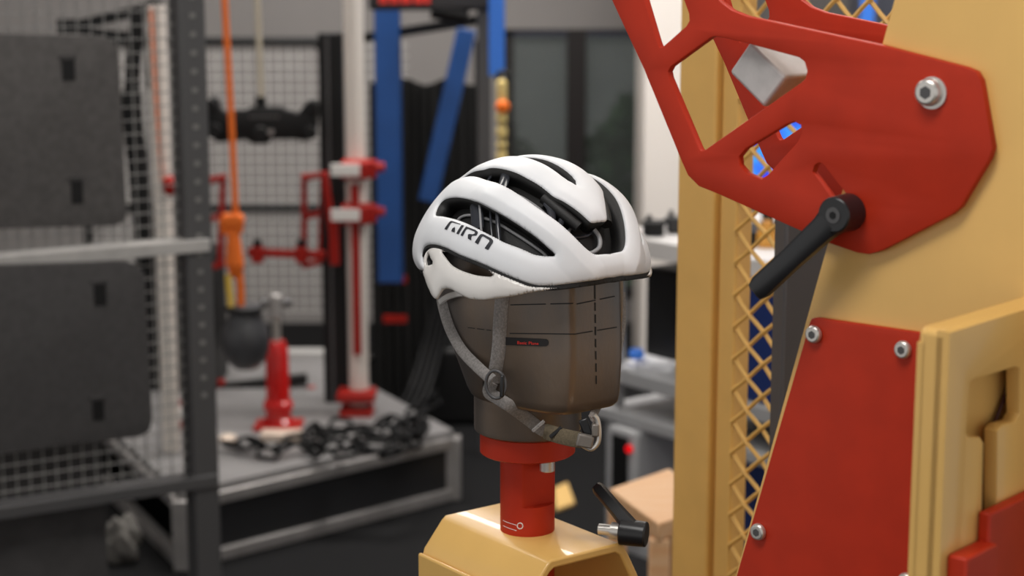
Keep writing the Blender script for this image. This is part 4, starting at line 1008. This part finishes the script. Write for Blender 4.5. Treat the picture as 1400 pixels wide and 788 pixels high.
# yellow card on the floor
q = [atz(757, 672, 0), atz(776, 664, 0), atz(786, 692, 0), atz(760, 702, 0)]
b = BM(); vs = [b.verts.new(Vector((p.x, p.y, z))) for z in (.0005, .012) for p in q]
for f in ((3, 2, 1, 0), (4, 5, 6, 7), (0, 1, 5, 4), (1, 2, 6, 5), (2, 3, 7, 6), (3, 0, 4, 7)): b.faces.new([vs[i] for i in f])
single('yellow_offcut', b, mat('offcut_yellow', (220, 180, 110), .6), 'small yellow offcut lying on the floor right of the red post', 'offcut', bevel=.003)
# monitor with blue screen
ym = atz(1052, 316, ztop).y; mon = root('monitor', 'computer monitor with glowing blue screen seen through the red plate', 'monitor', (at(1052, 330, ym).x, ym, ztop)); xa, xb = at(1000, 200, ym).x, at(1108, 200, ym).x; za, zb = at(1050, 252, ym).z, at(1050, 138, ym).z
b = BM(); boxm(b, (xa, ym, za), (xb, ym + .03, zb)); fin('casing', b, m_black, mon, bevel=.006, world=True)
sm = bpy.data.materials.new('screen_blue'); sm.use_nodes = True; nt = sm.node_tree; pb = nt.nodes['Principled BSDF']; tc = nt.nodes.new('ShaderNodeTexCoord'); nz = nt.nodes.new('ShaderNodeTexNoise'); nz.inputs['Scale'].default_value = 12
rp_ = nt.nodes.new('ShaderNodeValToRGB'); rp_.color_ramp.elements[0].color = lin((36, 50, 250)); rp_.color_ramp.elements[1].color = lin((60, 170, 250)); rp_.color_ramp.elements[0].position = .4; rp_.color_ramp.elements[1].position = .6
nt.links.new(tc.outputs['Object'], nz.inputs[0]); nt.links.new(nz.outputs[0], rp_.inputs[0]); nt.links.new(rp_.outputs[0], pb.inputs['Emission Color']); pb.inputs['Emission Strength'].default_value = 1.0; pb.inputs['Base Color'].default_value = (.01, .01, .02, 1)
b = BM(); boxm(b, (xa + .008, ym - .002, za + .01), (xb - .008, ym + .001, zb - .008)); fin('screen', b, sm, mon, world=True)
b = BM(); boxm(b, ((xa + xb) / 2 - .015, ym + .01, ztop + .01), ((xa + xb) / 2 + .015, ym + .025, za + .02)); fin('stand_neck', b, m_black, mon, world=True)
b = BM(); boxm(b, ((xa + xb) / 2 - .07, ym - .05, ztop + .0005), ((xa + xb) / 2 + .07, ym + .07, ztop + .012)); fin('stand_base', b, m_black, mon, bevel=.003, world=True)
# black tools on the bench top
def clutter(px, w, h, name, label, cat, m, py=322):
    p = atz(px, py, ztop); b = BM(); box(b, (p.x, p.y, ztop + h * .35 + .0005), (w, .05, h * .7)); cyl(b, (p.x - w * .2, p.y, ztop + h * .6), (p.x - w * .2, p.y, ztop + h), w * .14, seg=14); cyl(b, (p.x + w * .1, p.y - .02, ztop + h * .45), (p.x + w * .62, p.y - .02, ztop + h * .8), h * .13, seg=14)
    return single(name, b, m, label, cat, bevel=.006)
clutter(893, .05, .05, 'black_clamp', 'black tool on the bench top beside the helmet brow', 'tool', m_black)
clutter(922, .04, .055, 'black_drill', 'black tool on the bench top against the fence post', 'tool', m_blacks, 318)
clutter(1020, .06, .05, 'bench_vise', 'dark tool on the bench top seen through the diamond mesh', 'tool', m_black, 335)
b = BM(); p = atz(1048, 338, ztop); lathe(b, [(.022, 0), (.024, .01), (.02, .04), (.012, .05), (.011, .06)], (p.x, p.y, ztop + .0005), 20); single('brown_bottle', b, mat('amber', (214, 150, 60), .4), 'small amber bottle on the bench behind the diamond mesh', 'bottle')
b = BM(); p = atz(884, 320, ztop); cyl(b, (p.x, p.y, ztop + .0005), (p.x, p.y, ztop + .014), .009); single('red_puck', b, m_redt, 'small red disc on the bench top by the helmet', 'disc', bevel=.002)
# dark grey cabinet and dark bags behind the fence
YK = 1.98; b = BM(); p0 = at(1071, 400, YK); boxm(b, (p0.x, YK, 0), (p0.x + .16, YK + .08, at(1090, 270, YK).z)); single('grey_column', b, mat('cabinet_grey', (76, 73, 74), .6), 'dark grey column between the diamond mesh and the yellow tower', 'column', bevel=.004)
def bag(px, py, Y, r, label, m):
    b = BM(); bmesh.ops.create_icosphere(b, subdivisions=3, radius=1); 
    for v in b.verts:
        n = v.co.copy(); k = 1 + .12 * math.sin(5 * n.x + 2) * math.cos(4 * n.z); v.co = Vector((n.x * r * 1.1 * k, n.y * r * .8 * k, (n.z * k + 1) * r * .75))
    p = atz(px, py, zs2); b.transform(Matrix.Translation((p.x, p.y, zs2 + .001))); single('tool_bag', b, m, label, 'bag', smooth=60)
bag(1040, 590, YW + .2, .05, 'grey bag on the bench shelf behind the diamond mesh', mat('bag_grey', (120, 116, 114), .8))
# blue pole and dark locker at upper right background
b = BM(); p = at(1187, 20, 6.2); boxm(b, (p.x - .02, 6.2, 0), (p.x + .02, 6.24, 2.3)); single('blue_pole', b, m_blue2, 'blue pole seen through the mesh beside the tower top', 'pole')
b = BM(); p = at(1197, 20, 6.3); boxm(b, (p.x, 6.3, 0), (p.x + .7, 6.8, 2.1)); single('dark_locker', b, mat('locker', (70, 72, 82), .5), 'dark locker behind the blue pole at upper right', 'locker', bevel=.01)

# spray cans behind the cage post and loose black cable by the curtain
for px, py, lab in ((246, 596, 'left red and white can behind the cage post'), (262, 584, 'right red and white can behind the cage post')):
    p = atz(px, py, PH); t = root('spray_can', lab, 'can', (p.x, p.y, PH), group='cans behind the cage post')
    b = BM(); lathe(b, [(.018, .0005), (.02, .004), (.02, .075), (.016, .085), (.008, .088)], seg=20); fin('body', b, m_lab, t)
    b = BM(); lathe(b, [(.0204, .02), (.0204, .05)], seg=20); fin('red_band', b, m_red2, t)
    b = BM(); lathe(b, [(.009, .086), (.009, .1), (.006, .104)], seg=14); fin('cap', b, m_red2, t)
t = root('cable_bundle', 'black cable bundle drooping beside the right end of the platform', 'cable', atz(585, 560, PH))
for k in range(4):
    b = BM(); tube(b, smoothpath([at(618 - 6 * k, 400, 6.1), at(604 - 8 * k, 470, 6.05), at(588 - 9 * k, 530, 5.95), at(572 - 12 * k, 560 + 4 * k, 5.85), at(548 - 14 * k, 585 + 4 * k, 5.55)], 6), .010, 8); fin('cable', b, mat('chain_black', (13, 13, 14)), t, 60, world=True)

b = BM(); p, p2 = at(186, 400, 5.7), at(292, 400, 5.7); boxm(b, (p.x, 5.7, PH + .0005), (p2.x, 5.95, at(240, 350, 5.7).z)); single('black_cabinet', b, m_black, 'black cabinet seen through the wires right of the lower felt board', 'cabinet', bevel=.006)
